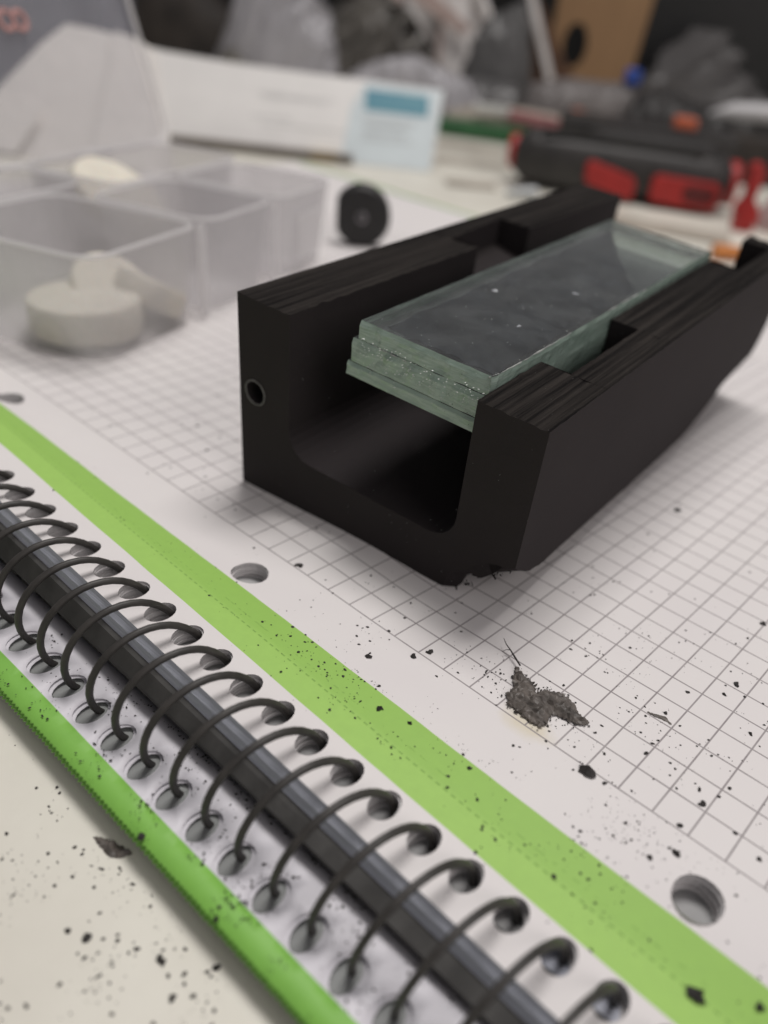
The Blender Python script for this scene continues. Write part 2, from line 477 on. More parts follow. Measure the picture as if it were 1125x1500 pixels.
# walls of the stack below the page: grey cut edge facing the coil, and the two free edges
mb = MB()
K = 220
for i in range(K):
    ua, ub = U_A + (U_B - U_A) * i / K, U_A + (U_B - U_A) * (i + 1) / K
    za, zb = page_z(ua, V_EDGE), page_z(ub, V_EDGE)
    for j in range(4):
        ja, jb = j / 4, (j + 1) / 4
        off = lambda jj: V_EDGE - 1.2 * jj + 0.12 * math.sin(jj * 9)
        mb.add([(ua, off(ja), za - 3.0 * ja), (ub, off(ja), zb - 3.0 * ja), (ub, off(jb), zb - 3.0 * jb), (ua, off(jb), za - 3.0 * jb)], [(0, 1, 2, 3)])
for i in range(40):
    va, vb = V_EDGE + (V_FAR - V_EDGE) * i / 40, V_EDGE + (V_FAR - V_EDGE) * (i + 1) / 40
    for uu in (U_A, U_B):
        mb.add([(uu, va, page_z(uu, va) - 0.01), (uu, vb, page_z(uu, vb) - 0.01), (uu, vb, TABLE_Z + 0.4), (uu, va, -3.5)], [(0, 1, 2, 3)])
mb.add([(U_A, V_FAR, -0.02), (U_B, V_FAR, -0.02), (U_B, V_FAR, TABLE_Z + .4), (U_A, V_FAR, TABLE_Z + .4)], [(0, 1, 2, 3)])
mb.build('page_stack', MT['page_edge'], nb, recalc=False)
# punched shafts, a few sheets slightly out of line
for (hu, hv, hr) in holesR + punch:
    if not -75 < hu < 115: continue
    mb = MB()
    k = 18; rings = []
    zt = page_z(hu, hv)
    lv = 7
    jit = random.Random(int(hu * 10))
    for j in range(lv):
        dx, dy = (0, 0) if j == 0 else (jit.uniform(-.22, .12) * (1 + j * .25), jit.uniform(-.22, .18))
        for q in (0, 1):
            z = zt - 3.1 * (j + q * 0.92) / lv
            rings.append([(hu + dx + hr * math.cos(2 * math.pi * i / k), hv + dy + hr * slot(hr) * math.sin(2 * math.pi * i / k), z) for i in range(k)])
    for a in range(len(rings) - 1):
        mb.add(rings[a] + rings[a + 1], [(i, (i + 1) % k, k + (i + 1) % k, k + i) for i in range(k)])
    mb.build('punched_hole', MT['shaft'], nb, recalc=False)
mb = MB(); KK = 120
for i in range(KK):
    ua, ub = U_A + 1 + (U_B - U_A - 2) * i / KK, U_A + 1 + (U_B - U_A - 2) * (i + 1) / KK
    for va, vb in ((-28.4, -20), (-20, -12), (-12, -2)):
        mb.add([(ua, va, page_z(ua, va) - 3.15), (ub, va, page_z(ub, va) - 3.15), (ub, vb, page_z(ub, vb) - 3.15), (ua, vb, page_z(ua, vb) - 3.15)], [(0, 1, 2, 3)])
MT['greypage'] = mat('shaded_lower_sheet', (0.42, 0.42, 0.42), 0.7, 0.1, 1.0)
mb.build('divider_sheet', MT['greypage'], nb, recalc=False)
# lower pages and black back cover
mb = MB()
mb.box(((U_A + U_B) / 2, -27.2 + 1, -4.3), (U_B - U_A, 5.0, 0.5))
blk_cover = mb.build('spine_card', MT['card_black'], nb); tag(blk_cover, 'black card edge showing in the gap under the coil')
mb = MB()
mb.box(((U_A + U_B) / 2, (V_FAR - 26) / 2 - 0.1, (TABLE_Z + 0.6 - 4.5) / 2), (U_B - U_A - .4, V_FAR + 25.4, abs(TABLE_Z + 0.6 + 4.5)))
mb.build('lower_pages', MT['page_edge'], nb)
mb = MB(); mb.box(((U_A + U_B) / 2, (V_FAR + 2 - 27) / 2, TABLE_Z + 0.33), (U_B - U_A + 4, V_FAR + 29, 0.6))
mb.box(((U_A + U_B) / 2, V_FAR + 2.4, (TABLE_Z) / 2 - .1), (U_B - U_A + 2, 4.6, abs(TABLE_Z) - .6))
tag(mb.build('back_cover', MT['green_card'], nb), 'green cover edge showing along the far side')
mb = MB()
for i in range(K):
    ua, ub = U_A + (U_B - U_A) * i / K, U_A + (U_B - U_A) * (i + 1) / K
    za, zb = page_z(ua, V_EDGE) - 3.02, page_z(ub, V_EDGE) - 3.02
    z2a, z2b = min(za - .15, -3.4 + .3 * (za + 3)), min(zb - .15, -3.4 + .3 * (zb + 3))
    mb.add([(ua, -28.0, za), (ub, -28.0, zb), (ub, -30.6, zb - .05), (ua, -30.6, za - .05), (ua, -32.3, z2a), (ub, -32.3, z2b), (ua, -32.4, z2a - .5), (ub, -32.4, z2b - .5)],
           [(0, 1, 2, 3), (3, 2, 5, 4), (4, 5, 7, 6)])
mb.build('spine_strip', MT['card_black'], nb, recalc=False)

MT['greyback'] = mat('grey_backing_card', (0.26, 0.27, 0.265), 0.7, 0.1, 1.0)
# left stubs of torn-out pages
def saw(u0, u1, v0):
    ps = []; u = u0; rr = random.Random(3); i = 0
    while u < u1 - 0.4:
        ps.append((u, v0 + (0.28 if i % 2 else -0.1) + 0.05 * rr.uniform(-1, 1))); u += 0.42; i += 1
    return ps
def make_stub(name, dz, dv, du, seed):
    def zf(u, v): return -6.0 + dz + 0.25 * nz(u / 14, v / 9, seed) - 0.05 * max(0, -(v + 38)) - 0.35 * sstep(-34, -31, v)
    holes = [(u - PITCH * 0.48 + du, left_hole(u) + dv * .4, 2.1) for u in coil_us if U_A + 3 < u < U_B]
    vs, fs = cdt_sheet(-150, 168, -44.9 + dv, -31.0, 2.2, holes, zf, edge_fn=saw)
    mb = MB(); mb.add(vs, fs)
    o = mb.build(name, MT['stub'], nb, smooth=True, recalc=False)
    sol = o.modifiers.new('thickness', 'SOLIDIFY'); sol.thickness = 0.012; sol.offset = -1
    return o
tag(make_stub('torn_page_stub', 0, 0, 0, 1.0), 'uppermost torn page stub with green perforated edge')
make_stub('torn_page_stub', -0.35, 0.35, 0.5, 2.0)
make_stub('torn_page_stub', -0.75, -0.25, -0.7, 3.0)
mb = MB(); mb.box((9, -38.2, -7.25), (318, 12.2, 0.45)); mb.build('stub_backing_card', MT['greyback'], nb)

# coil: one long helix
pts = []
segs = 36
turns = len(coil_us)
for i in range(turns * segs):
    th = 2 * math.pi * i / segs
    u_base = coil_us[0] + PITCH * i / segs
    zr = zs(u_base) - coil_z(u_base)
    th0 = math.asin(max(-1, min(1, zr / COIL_R)))
    a = th0 - th + 0.05 * nz(u_base * .35, 7.7)          # goes down and under, then up over the left side as u grows
    wob = 0.12 * nz(i * .11, 3.3)
    pts.append((u_base, COIL_V + (COIL_R + wob) * math.cos(a), coil_z(u_base) + (COIL_R + wob) * math.sin(a)))
mb = MB(); mb.tube(pts, 0.53, 10)
tag(mb.build('binding_coil', MT['coil'], nb, smooth=True), 'black plastic spiral coil threaded through the page holes')

# ------------------------------------------------------------------ black printed block
RB = Matrix(((0.99205154, -0.10920890, 0.06250725), (0.11180388, 0.99293962, -0.03963327), (-0.05773762, 0.04630680, 0.99725726)))
BLOC = Vector((-16.075, 10.981, 1.714)); KB = 0.9786
blk = empty('channel_block', BLOC, RB, label='black 3D printed U shaped block with notched walls standing on graph paper', cat='printed block')
BW, BH, BL = 60.8, 36.35, 129.0
XI0, XI1, ZF, FR = 12.0, 48.7, 9.8, 5.0
def zloc_ground(x, y):     # local z at which the point touches the page plane
    return (0.03 - BLOC.z - KB * (RB[2][0] * x + RB[2][1] * y)) / (KB * RB[2][2])
def interp(tab, y):
    for (a, p), (b, q_) in zip(tab, tab[1:]):
        if y <= b: return p + (q_ - p) * (y - a) / (b - a)
    return tab[-1][1]
side_tab = [(0, 11.4), (2.5, 9.4), (6, 7.2), (10, 6.0), (29, 5.0), (60, 3.2), (82, 2.4), (96, 5.5), (103, 8.6), (124, 9.8), (127, 12), (129, 17)]
chx_tab = [(0, 48.2), (1.5, 50.5), (4, 50), (30, 50), (129, 49)]
def notch_r(y):      # outer edge of the right-hand notch at the top
    if 19 < y < 45.5: return 54.2
    if 98.5 < y < 122.5: return 55.6
    return XI1
def notch_l(y):
    if 56.5 < y < 78.5: return 5.2 - 1.2 * (y - 56.5) / 22
    if 110 < y < 121: return XI0
    return XI0
ND = 15.0
def groove(x, y):
    """rough printed lines running along the top of both walls"""
    a = noise.noise(Vector((x * .75, y * .012, 3.0))); b = noise.noise(Vector((x * 1.9, y * .03, 8.0))); c = noise.noise(Vector((x * 3.0, y * .25, 1.0)))
    return .30 * max(0.0, a + .15) + .55 * max(0.0, b - .08) + .10 * abs(c)
def profile(y, side=0):
    nr, nl = notch_r(y + side * 1e-3), notch_l(y + side * 1e-3)
    zc = interp(side_tab, y); xc = interp(chx_tab, y)
    zb = zloc_ground(xc, y) if y > 22 else max(0.0, zloc_ground(xc, y)) * sstep(12, 22, y)
    if y < 12: zb = 0.0
    P = [(0.0, zloc_ground(0, y)), (xc * 0.5, (zloc_ground(0, y) + zb) / 2), (xc, zb), (xc + 1.3, zb + (zc - zb) * .37), (BW, zc), (BW, BH)]
    top_cut = 0.0
    P += [(BW + (nr - BW) * i / 9, BH - groove(BW + (nr - BW) * i / 9, y)) for i in range(1, 9)]
    P += [(nr, BH), (nr, BH - ND), (XI1, BH - ND - 0.02)]
    for i in range(6):
        a = math.radians(0 - 90 * i / 5)
        P.append((XI1 - FR + FR * math.cos(a), ZF + FR + FR * math.sin(a)))
    for i in range(6):
        a = math.radians(-90 - 90 * i / 5)
        P.append((XI0 + FR + FR * math.cos(a), ZF + FR + FR * math.sin(a)))
    P += [(XI0, BH - 7.02), (nl, BH - 7.0 + 1.5 * (nl < XI0)), (nl, BH)]
    P += [(nl + (0 - nl) * i / 9, BH - groove(nl + (0 - nl) * i / 9, y)) for i in range(1, 9)] + [(0.0, BH)]
    return P
ys = sorted(set([y_ * 1.5 + .3 for y_ in range(0, 86)] + [0, 0.8, 1.6, 2.5, 4, 6, 8, 10, 12, 15, 18.99, 19.01, 25, 32, 39, 45.49, 45.51, 50, 56.49, 56.51, 63, 71, 78.49, 78.51, 85, 92, 98.49, 98.51,
                 104, 110, 116, 122.49, 122.51, 124, 126, 127.5, 129]))
mb = MB(); rings = []
for yi, y in enumerate(ys):
    ring = []
    for k, (x, z) in enumerate(profile(y)):
        jx = jz = 0.0
        if k == 5: jz = 0.22 * nz(y * .5, 2)
        if k in (14, 31): jz = 0.3 * nz(y * .45, 5 + k)
        if k in (2, 3, 4) and 0 < y < 13: jx = (0.6 if k < 4 else 0.0) * nz(y * 1.3, 9 + k); jz = 0.5 * nz(y * 1.7, 12 + k) if k > 2 else 0
        ring.append(Vector((x + jx, y, z + jz)) * KB)
    rings.append(ring)
n = len(rings[0])
b0 = mb.add([q for r in rings for q in r], [])
for a in range(len(rings) - 1):
    for i in range(n):
        j = (i + 1) % n
        mb.f.append((a * n + i, a * n + j, (a + 1) * n + j, (a + 1) * n + i)); mb.m.append(0)
mb.f.append(tuple(range(n - 1, -1, -1))); mb.m.append(0)
mb.f.append(tuple((len(rings) - 1) * n + i for i in range(n))); mb.m.append(0)
body = mb.build('body', MT['block'], blk)
# drill the small hole in the end of the left wall
cut = MB(); HX, HZ, HR = 3.85, 19.1, 2.15
cut.lathe([(HR * KB, -3), (HR * KB, 9)], 28, Matrix.Translation((HX * KB, 3, HZ * KB)) @ Matrix.Rotation(math.radians(90), 4, 'X'))
co = cut.build('cutter', MT['block'], blk)
bo = body.modifiers.new('drill', 'BOOLEAN'); bo.operation = 'DIFFERENCE'; bo.object = co; bo.solver = 'EXACT'
dg = bpy.context.evaluated_depsgraph_get()
newme = bpy.data.meshes.new_from_object(body.evaluated_get(dg))
body.modifiers.clear(); body.data = newme
bpy.data.objects.remove(co, do_unlink=True)
bv = body.modifiers.new('bevel', 'BEVEL'); bv.width = 0.28 * S; bv.segments = 2; bv.limit_method = 'ANGLE'; bv.angle_limit = math.radians(50)
mb = MB()
ring = []
for i in range(41):
    a = 2 * math.pi * i / 40
    rr = HR + 0.15 + 0.12 * nz(math.cos(a) * 2, math.sin(a) * 2, 4)
    ring.append(Vector((HX + rr * math.cos(a), -0.06 + 0.1 * nz(a * 2, 7), HZ + rr * math.sin(a))) * KB)
mb.tube(ring, [0.13 + 0.09 * abs(nz(i * .31, 8)) for i in range(41)], 6)
mb.build('hole_rim', MT['rim'], blk, smooth=True)
# ribs under the glass that carry it, hidden in the channel
for y in (44, 86):
    mb = MB(); mb.box(Vector((30.3, y, (ZF + 28.6) / 2)) * KB, Vector((37.2, 5, 28.6 - ZF)) * KB); mb.build('support_rib', MT['block'], blk)
# frayed bits of plastic along the chipped lower corner
mb = MB(); rr = random.Random(5)
for i in range(26):
    x = rr.uniform(47.5, 60.5); zc = (x - 48.2) / 12.6 * 11.4
    c = Vector((x, rr.uniform(-0.5, 0.3), zc + rr.uniform(-0.9, 0.2))) * KB
    d = Vector((rr.uniform(-1, 1), rr.uniform(-1, .2), rr.uniform(-1.2, -.1))) * rr.uniform(.25, .8)
    s_ = Vector((rr.uniform(-1, 1), rr.uniform(-1, 1), rr.uniform(-1, 1))).normalized() * rr.uniform(.2, .5)
    mb.add([c, c + s_, c + d, c + d * .5 - s_ * .6], [(0, 1, 2), (0, 2, 3), (0, 3, 1), (1, 3, 2)])
mb.add([Vector(q) * KB for q in ((54.0, -.9, 6.4), (57.4, -.8, 8.6), (58.6, -.1, 10.4), (55.8, .2, 9.9), (53.2, .2, 7.8), (55.7, -1.0, 6.9), (55.4, .3, 7.0))],
       [(0, 5, 4), (5, 1, 3, 4), (1, 2, 3), (0, 4, 6), (6, 1, 5, 0), (4, 3, 2, 1, 6)])
tag(mb.build('chipped_edge', MT['block'], blk, recalc=False), kind='stuff')

# ------------------------------------------------------------------ glass stack resting in the channel
gl = empty('glass_stack', BLOC, RB, label='stack of thick greenish glass slides bridging the black channel block', cat='glass slides')
def plate(x0, x1, y0, y1, z0, z1, seed, mats, jag):
    mb = MB(); per = []
    nx, ny = 34, 90
    def jx(t, k): return jag * (nz(t * 0.45, seed, k * .5) + 0.35 * nz(t * 2.1, seed + 9, k * .5))
    levels = 4
    for L in range(levels + 1):
        z = z0 + (z1 - z0) * L / levels; k = L * 0.7; ring = []
        e = 1.0 if 0 < L < levels else 0.35
        for i in range(nx): t = x0 + (x1 - x0) * i / nx; ring.append((t, y0 - e * jx(t, k) + (0.35 if L == levels else 0), z))
        for i in range(ny): t = y0 + (y1 - y0) * i / ny; ring.append((x1 - abs(e * .5 * jx(t * .6, k + 3)) - (0.25 if L == levels else 0), t, z))
        for i in range(nx): t = x1 - (x1 - x0) * i / nx; ring.append((t, y1 + e * jx(t, k + 5) - (0.35 if L == levels else 0), z))
        for i in range(ny): t = y1 - (y1 - y0) * i / ny; ring.append((x0 + e * .6 * jx(t * .6, k + 8), t, z))
        c = 0.9   # clipped front right corner
        ring = [(x - max(0, (x - (x1 - c)) - (y - y0)) * .5 if y < y0 + c and x > x1 - c else x, y, z) for x, y, z in ring]
        per.append([Vector(p) * KB for p in ring])
    n = len(per[0])
    mb.add([p for r in per for p in r], [])
    for a in range(levels):
        for i in range(n):
            j = (i + 1) % n
            mb.f.append((a * n + i, a * n + j, (a + 1) * n + j, (a + 1) * n + i)); mb.m.append(1)
    mb.f.append(tuple(range(n - 1, -1, -1))); mb.m.append(0)
    mb.f.append(tuple(levels * n + i for i in range(n))); mb.m.append(2)
    return mb.build('glass_plate', mats, gl)
GM = [MT['glass'], MT['edge'], MT['dusty']]
plate(23.0, 48.5, 4.3, 98.5, 35.1, 38.15, 1.0, GM, 0.5)
GM2 = [MT['glass'], MT['edge'], MT['glass']]
plate(22.0, 48.6, 3.9, 98.0, 31.05, 35.03, 2.0, GM2, 0.5)
plate(21.4, 48.4, 3.5, 97.6, 28.7, 30.98, 3.0, GM2, 0.28)

MT['bevel'] = mat('chipped_bevel_glint', (0.50, 0.52, 0.50), 0.3, 0.3, 5)  # for pale tubes that paint glints along the chipped glass edges
def glint_line(pts, r, seed):
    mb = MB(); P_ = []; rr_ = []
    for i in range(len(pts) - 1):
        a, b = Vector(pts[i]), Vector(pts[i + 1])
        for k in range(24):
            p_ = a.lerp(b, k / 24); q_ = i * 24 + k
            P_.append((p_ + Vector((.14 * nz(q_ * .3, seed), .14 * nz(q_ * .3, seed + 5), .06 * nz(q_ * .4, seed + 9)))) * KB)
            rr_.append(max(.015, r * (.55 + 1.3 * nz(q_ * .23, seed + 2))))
    mb.tube(P_, rr_, 5); mb.build('chipped_edge_glint', MT['bevel'], gl, smooth=True)
glint_line([(47.4, 4.5, 37.9), (48.1, 6.5, 38.1), (48.25, 14, 38.1), (48.2, 30, 38.1)], .16, 1)
glint_line([(48.2, 44, 38.1), (48.25, 62, 38.1)], .17, 2)
glint_line([(26, 98.0, 38.0), (36, 97.9, 38.05), (47.5, 98.0, 38.0)], .20, 3)
glint_line([(26, 94.6, 35.1), (47, 94.2, 35.1)], .22, 4)
glint_line([(23.4, 4.9, 35.1), (27, 4.2, 35.0), (33, 4.0, 34.9)], .10, 5)
# added dark film paints the glass's dark view, far edge follows a reflection boundary
fo_ = []
for i in range(40): t = i / 39; fo_.append((25.8 + t * 20.6, 7.6 + .9 * nz(t * 7, 3) + .3 * nz(t * 30, 5)))
for i in range(60): t = i / 59; fo_.append((46.4 + .7 * nz(t * 14, 5), 8.0 + t * 53))
for i in range(20): t = i / 19; fo_.append((46.4 - t * 20.6, 61.1 + .5 * nz(t * 8, 9) + 32 * t ** 1.15))
for i in range(60): t = i / 59; fo_.append((25.8 + .8 * nz(t * 14, 7), 92.0 - t * 84.0))
mb = MB(); nf = len(fo_)
mb.add([Vector((x, y, z)) * KB for z in (35.045, 35.075) for x, y in fo_], [tuple(range(nf - 1, -1, -1)), tuple(nf + i for i in range(nf))] + [(i, (i + 1) % nf, nf + (i + 1) % nf, nf + i) for i in range(nf)])
MT['dark_view'] = mat('painted_dark_view', (0.003, 0.0035, 0.006), 0.6, 0.3, 0.9, color2=(0.028, 0.030, 0.038), spec=.1)
mb.build('dark_view_film', MT['dark_view'], gl)

# ------------------------------------------------------------------ bench axes for the things further back
RH = Vector((0.80347, 0.59534, 0.0)); GH = Vector((-0.59534, 0.80347, 0.0))
BENCH = Matrix((RH, GH, Vector((0, 0, 1)))).transposed()
BENCH_DEG = math.degrees(math.atan2(RH.y, RH.x))
def at(r, g, z=None):
    p = Vector((CAM.x, CAM.y, 0)) + RH * r + GH * g
    p.z = TABLE_Z if z is None else z
    return p
def bench_empty(name, r, g, label, cat, yaw=0, z=None, tilt=None, group=None):
    rot = BENCH @ rotz(yaw)
    if tilt: rot = rot @ Matrix.Rotation(math.radians(tilt[1]), 3, tilt[0])
    return empty(name, at(r, g, z), rot, label, cat, group)

def heap(outline, depth, base=0.0, seed=0.0, crease=0.25, nz_scale=0.05, nd=18, nsub=9, lean=0.0, fold=None):
    """crumpled bag or cloth: top outline seen from the front, real depth, folds from ridged noise"""
    xs = []
    for (xa, za), (xb, zb) in zip(outline, outline[1:]):
        for i in range(nsub): t = i / nsub; xs.append((xa + (xb - xa) * t, za + (zb - za) * t))
    xs.append(outline[-1])
    x0, x1 = xs[0][0], xs[-1][0]
    hmax = max(z for _, z in xs)
    mb = MB(); cols_ = []
    for i, (x, z) in enumerate(xs):
        e = math.sin(math.pi * max(0.04, min(0.96, (x - x0) / (x1 - x0)))) ** 0.4
        colm = []
        for j in range(2 * nd + 1):
            a = math.pi * j / (2 * nd)
            yy = -math.cos(a) * depth * 0.5 * e
            zz = (z - base) * math.sin(a) ** 0.7
            fa = math.radians(fold if fold is not None else (seed * 37) % 90 + 45)
            al, ac = x * math.cos(fa) + zz * math.sin(fa), -x * math.sin(fa) + zz * math.cos(fa)
            p = Vector((al * nz_scale * .35, yy * nz_scale * .8, ac * nz_scale * 1.7 + seed))
            rd = 1 - 2 * abs(noise.noise(p)); rd2 = 1 - 2 * abs(noise.noise(p * 2.3))
            k = crease * hmax * (rd * 0.7 + rd2 * 0.35 - 0.6) * math.sin(a)
            colm.append(Vector((x + 0.4 * k, yy - 0.8 * k + lean * zz, max(0, zz + base + 0.25 * k * (1 - math.sin(a))))))
        cols_.append(colm)
    m = 2 * nd + 1
    b = mb.add([p for c in cols_ for p in c], [])
    for i in range(len(cols_) - 1):
        for j in range(m - 1):
            mb.f.append((i * m + j, (i + 1) * m + j, (i + 1) * m + j + 1, i * m + j + 1)); mb.m.append(0)
    mb.f.append(tuple(range(m))); mb.m.append(0)
    k0 = (len(cols_) - 1) * m
    mb.f.append(tuple(k0 + j for j in range(m - 1, -1, -1))); mb.m.append(0)
    return mb

def slab_poly(outline, y0, y1, mi=0):
    """closed outline in x,z extruded along y"""
    mb = MB(); n = len(outline)
    vs = [(x, y0, z) for x, z in outline] + [(x, y1, z) for x, z in outline]
    fs = [tuple(range(n)), tuple(range(2 * n - 1, n - 1, -1))] + [(i, i + n, (i + 1) % n + n, (i + 1) % n) for i in range(n)]
    mb.add(vs, fs, mi); return mb

def rounded(x0, x1, z0, z1, r, k=5):
    ps = []
    for cx_, cz_, a0 in ((x1 - r, z0 + r, -90), (x1 - r, z1 - r, 0), (x0 + r, z1 - r, 90), (x0 + r, z0 + r, 180)):
        for i in range(k + 1):
            a = math.radians(a0 + 90 * i / k); ps.append((cx_ + r * math.cos(a), cz_ + r * math.sin(a)))
    return ps

# ------------------------------------------------------------------ clear organiser box
MT['clear'] = film('frosted_clear_plastic', (0.78, 0.775, 0.775), 0.32, 0.28, 0.15, 1.5)
MT['clear_thin'] = film('clear_lid_plastic', (0.58, 0.58, 0.62), 0.17, 0.2, 0.2, 1.0)
MT['clear_rim'] = film('bright_plastic_rim', (0.88, 0.87, 0.87), 0.50, 0.2, 0.1, 2.0)
MT['felt'] = mat('cream_felt', (0.74, 0.70, 0.60), 0.9, 0.06, 2.0, 0.5, 22, sss=0.1)
T_ROT = Matrix(((-0.376, 0.927, 0), (-0.927, -0.376, 0), (0, 0, 1)))   # columns below: x = along the box, y = away to the left
T_ROT = Matrix(((-0.3759, -0.9267, 0), (0.9267, -0.3759, 0), (0, 0, 1)))
tray = empty('organizer_box', (-75, 17, 0.35), T_ROT, label='clear plastic compartment box with its lid standing open, left of the black block', cat='storage box')
def rrect(x0, x1, y0, y1, r, k=6):
    return rounded(x0, x1, y0, y1, r, k)
def tub(x0, x1, y0, y1, h, r, t=1.1, draft=2.2, floor=1.2):
    mb = MB(); lv = []
    for z, ins in ((0, draft), (h, 0), (h, t), (floor, draft + t)):
        lv.append([(x, y, z) for x, y in rrect(x0 + ins, x1 - ins, y0 + ins, y1 - ins, r)])
    n = len(lv[0]); mb.add([p for l in lv for p in l], [])
    for a in range(3):
        for i in range(n):
            j = (i + 1) % n; mb.f.append((a * n + i, a * n + j, (a + 1) * n + j, (a + 1) * n + i)); mb.m.append(0)
    mb.f.append(tuple(range(n - 1, -1, -1))); mb.m.append(0)
    mb.f.append(tuple(3 * n + i for i in range(n))); mb.m.append(0)
    return mb
def rimloop(x0, x1, y0, y1, z, r, wr):
    ps = [(x, y, z) for x, y in rrect(x0, x1, y0, y1, r)]; ps.append(ps[0]); mb = MB(); mb.tube(ps, wr, 6, caps=False); return mb
# bins: near one, middle ones and the far ones
bins = [(0, 43.5, 0, 46), (46.5, 83, 0, 38), (86, 124, 0, 38), (0, 60, 48.5, 75), (63, 132, 40.5, 75)]
for (a, b, c, d) in bins:
    t_ = tub(a, b, c, d, 24.6, 6.5).build('bin', MT['clear'], tray, smooth='auto')
    rimloop(a + .2, b - .2, c + .2, d - .2, 24.9, 6.5, 0.55).build('bin_rim', MT['clear_rim'], t_, smooth=True)
# side ribs between the bins
for x in (45.0, 84.5):
    mb = MB(); mb.box((x, 1.6, 12.2), (2.6, 1.2, 24)); mb.build('web', MT['clear_rim'], tray)
mb = MB(); mb.box((104, -0.2, 11.5), (14, .8, 14)); mb.build('latch', MT['clear_rim'], tray, bevel=.4)
# lid standing on the hinge side
lid = []
LW, LH = 140, 84
lidm = MB()
lt = Matrix.Rotation(math.radians(-17), 3, 'X')
def lp(x, y, z): return Vector((0, 77, 24)) + lt @ Vector((x, y, z))
out = rounded(0, LW, 0, LH, 7)
n = len(out)
lidm.add([lp(x, 0, z) for x, z in out] + [lp(x, 1.0, z) for x, z in out], [tuple(range(n)), tuple(range(2 * n - 1, n - 1, -1))] + [(i, i + n, (i + 1) % n + n, (i + 1) % n) for i in range(n)])
lid = lidm.build('lid', MT['clear_thin'], tray)
mb = MB(); ps = [lp(x, -2.0, z) for x, z in out]; ps.append(ps[0]); mb.tube(ps, 0.9, 6, caps=False); mb.build('lid_rim', MT['clear_rim'], lid, smooth=True)
for hx in (22, 100):
    mb = MB(); mb.tube([(hx - 8, 77, 24), (hx + 8, 77, 24)], 1.5, 10); mb.build('hinge', MT['clear_rim'], tray, smooth=True)
# reddish lettering moulded on the lid
fc = bpy.data.curves.new('lettering', 'FONT'); fc.body = 'CO'; fc.size = 0.78; fc.extrude = 0.02; fc.bevel_depth = 0.03
fo = bpy.data.objects.new('lettering', fc); col.objects.link(fo)
dg = bpy.context.evaluated_depsgraph_get(); fme = bpy.data.meshes.new_from_object(fo.evaluated_get(dg)); bpy.data.objects.remove(fo)
fo = bpy.data.objects.new('lettering', fme); col.objects.link(fo); fo.parent = lid
MT['copper'] = mat('copper_pink_print', (0.50, 0.27, 0.25), 0.4)
fme.materials.clear(); fme.materials.append(MT['copper'])
fo.matrix_local = Matrix.Translation((Vector((0, 77, 24)) + lt @ Vector((77.5, -1.2, 34.2))) * S) @ Matrix.Rotation(math.radians(90 - 17), 4, 'X')

def disc(x, y, z, r, h, tilt, label, az=0, oval=1.0):
    # x,y in box axes
    p = Vector((-75, 17, 0.35)) + T_ROT @ Vector((x, y, z))
    rot = T_ROT @ rotz(az) @ Matrix.Rotation(math.radians(tilt), 3, 'X')
    e = empty('felt_disc', p, rot, label, 'felt disc', 'cream felt discs kept in the clear box')
    mb = MB(); e_ = 1.0
    mb.lathe([(r - e_, 0), (r - .3, .35), (r, e_), (r, h - e_), (r - .3, h - .35), (r - e_, h)], 48)
    for v in mb.v: v.x += .25 * nz(v.z * .5, v.y * .1, 2 + x); v.y *= oval; v.z += .2 * nz(v.x * .2, v.y * .2, 5)
    mb.build('felt', MT['felt'], e, smooth='auto')
    return e
disc(15.8, 17.0, 1.5, 13.2, 8.5, 0, 'thick cream felt disc lying flat in the nearest compartment of the clear box')
disc(29.0, 21.0, 5.0, 10.0, 6.5, 38, 'smaller cream felt disc leaning against the divider behind the flat one', az=-20)
disc(32.0, 11.5, 4.5, 9.0, 7.0, 30, 'cream felt disc tilted on edge at the right of the nearest compartment', az=70)
disc(86, 60.0, 13.0, 15.0, 5.5, 34, 'cream felt disc propped on the rims at the back of the clear box', az=0)

# ------------------------------------------------------------------ black wheel standing behind the block
MT['rubber'] = mat('black_rubber', (0.018, 0.017, 0.017), 0.5, 0.2, 3)
MT['steel'] = mat('dull_steel', (0.22, 0.21, 0.22), 0.45, metal=0.6)
wl = empty('rubber_wheel', at(-46.3, 316, 10.7), BENCH @ rotz(8) @ Matrix.Rotation(math.radians(90), 3, 'X'), label='small round black rubber wheel with a flattened edge standing on the page behind the block', cat='wheel')
mb = MB(); mb.lathe([(3.2, -1.2), (9.6, -1.2), (10.6, -.4), (10.6, 5.4), (9.6, 6.4), (3.4, 6.4)], 56, cut=9.2)
mb.build('tyre', MT['rubber'], wl, smooth='auto')
mb = MB(); mb.lathe([(1.9, -1.9), (2.1, 5.0), (2.1, 7.0), (1.5, 7.3)], 24); hb = mb.build('hub', MT['steel'], wl, smooth='auto')
mb = MB(); mb.lathe([(1.2, 7.4), (1.2, 7.9)], 6); mb.build('screw', MT['rubber'], hb)

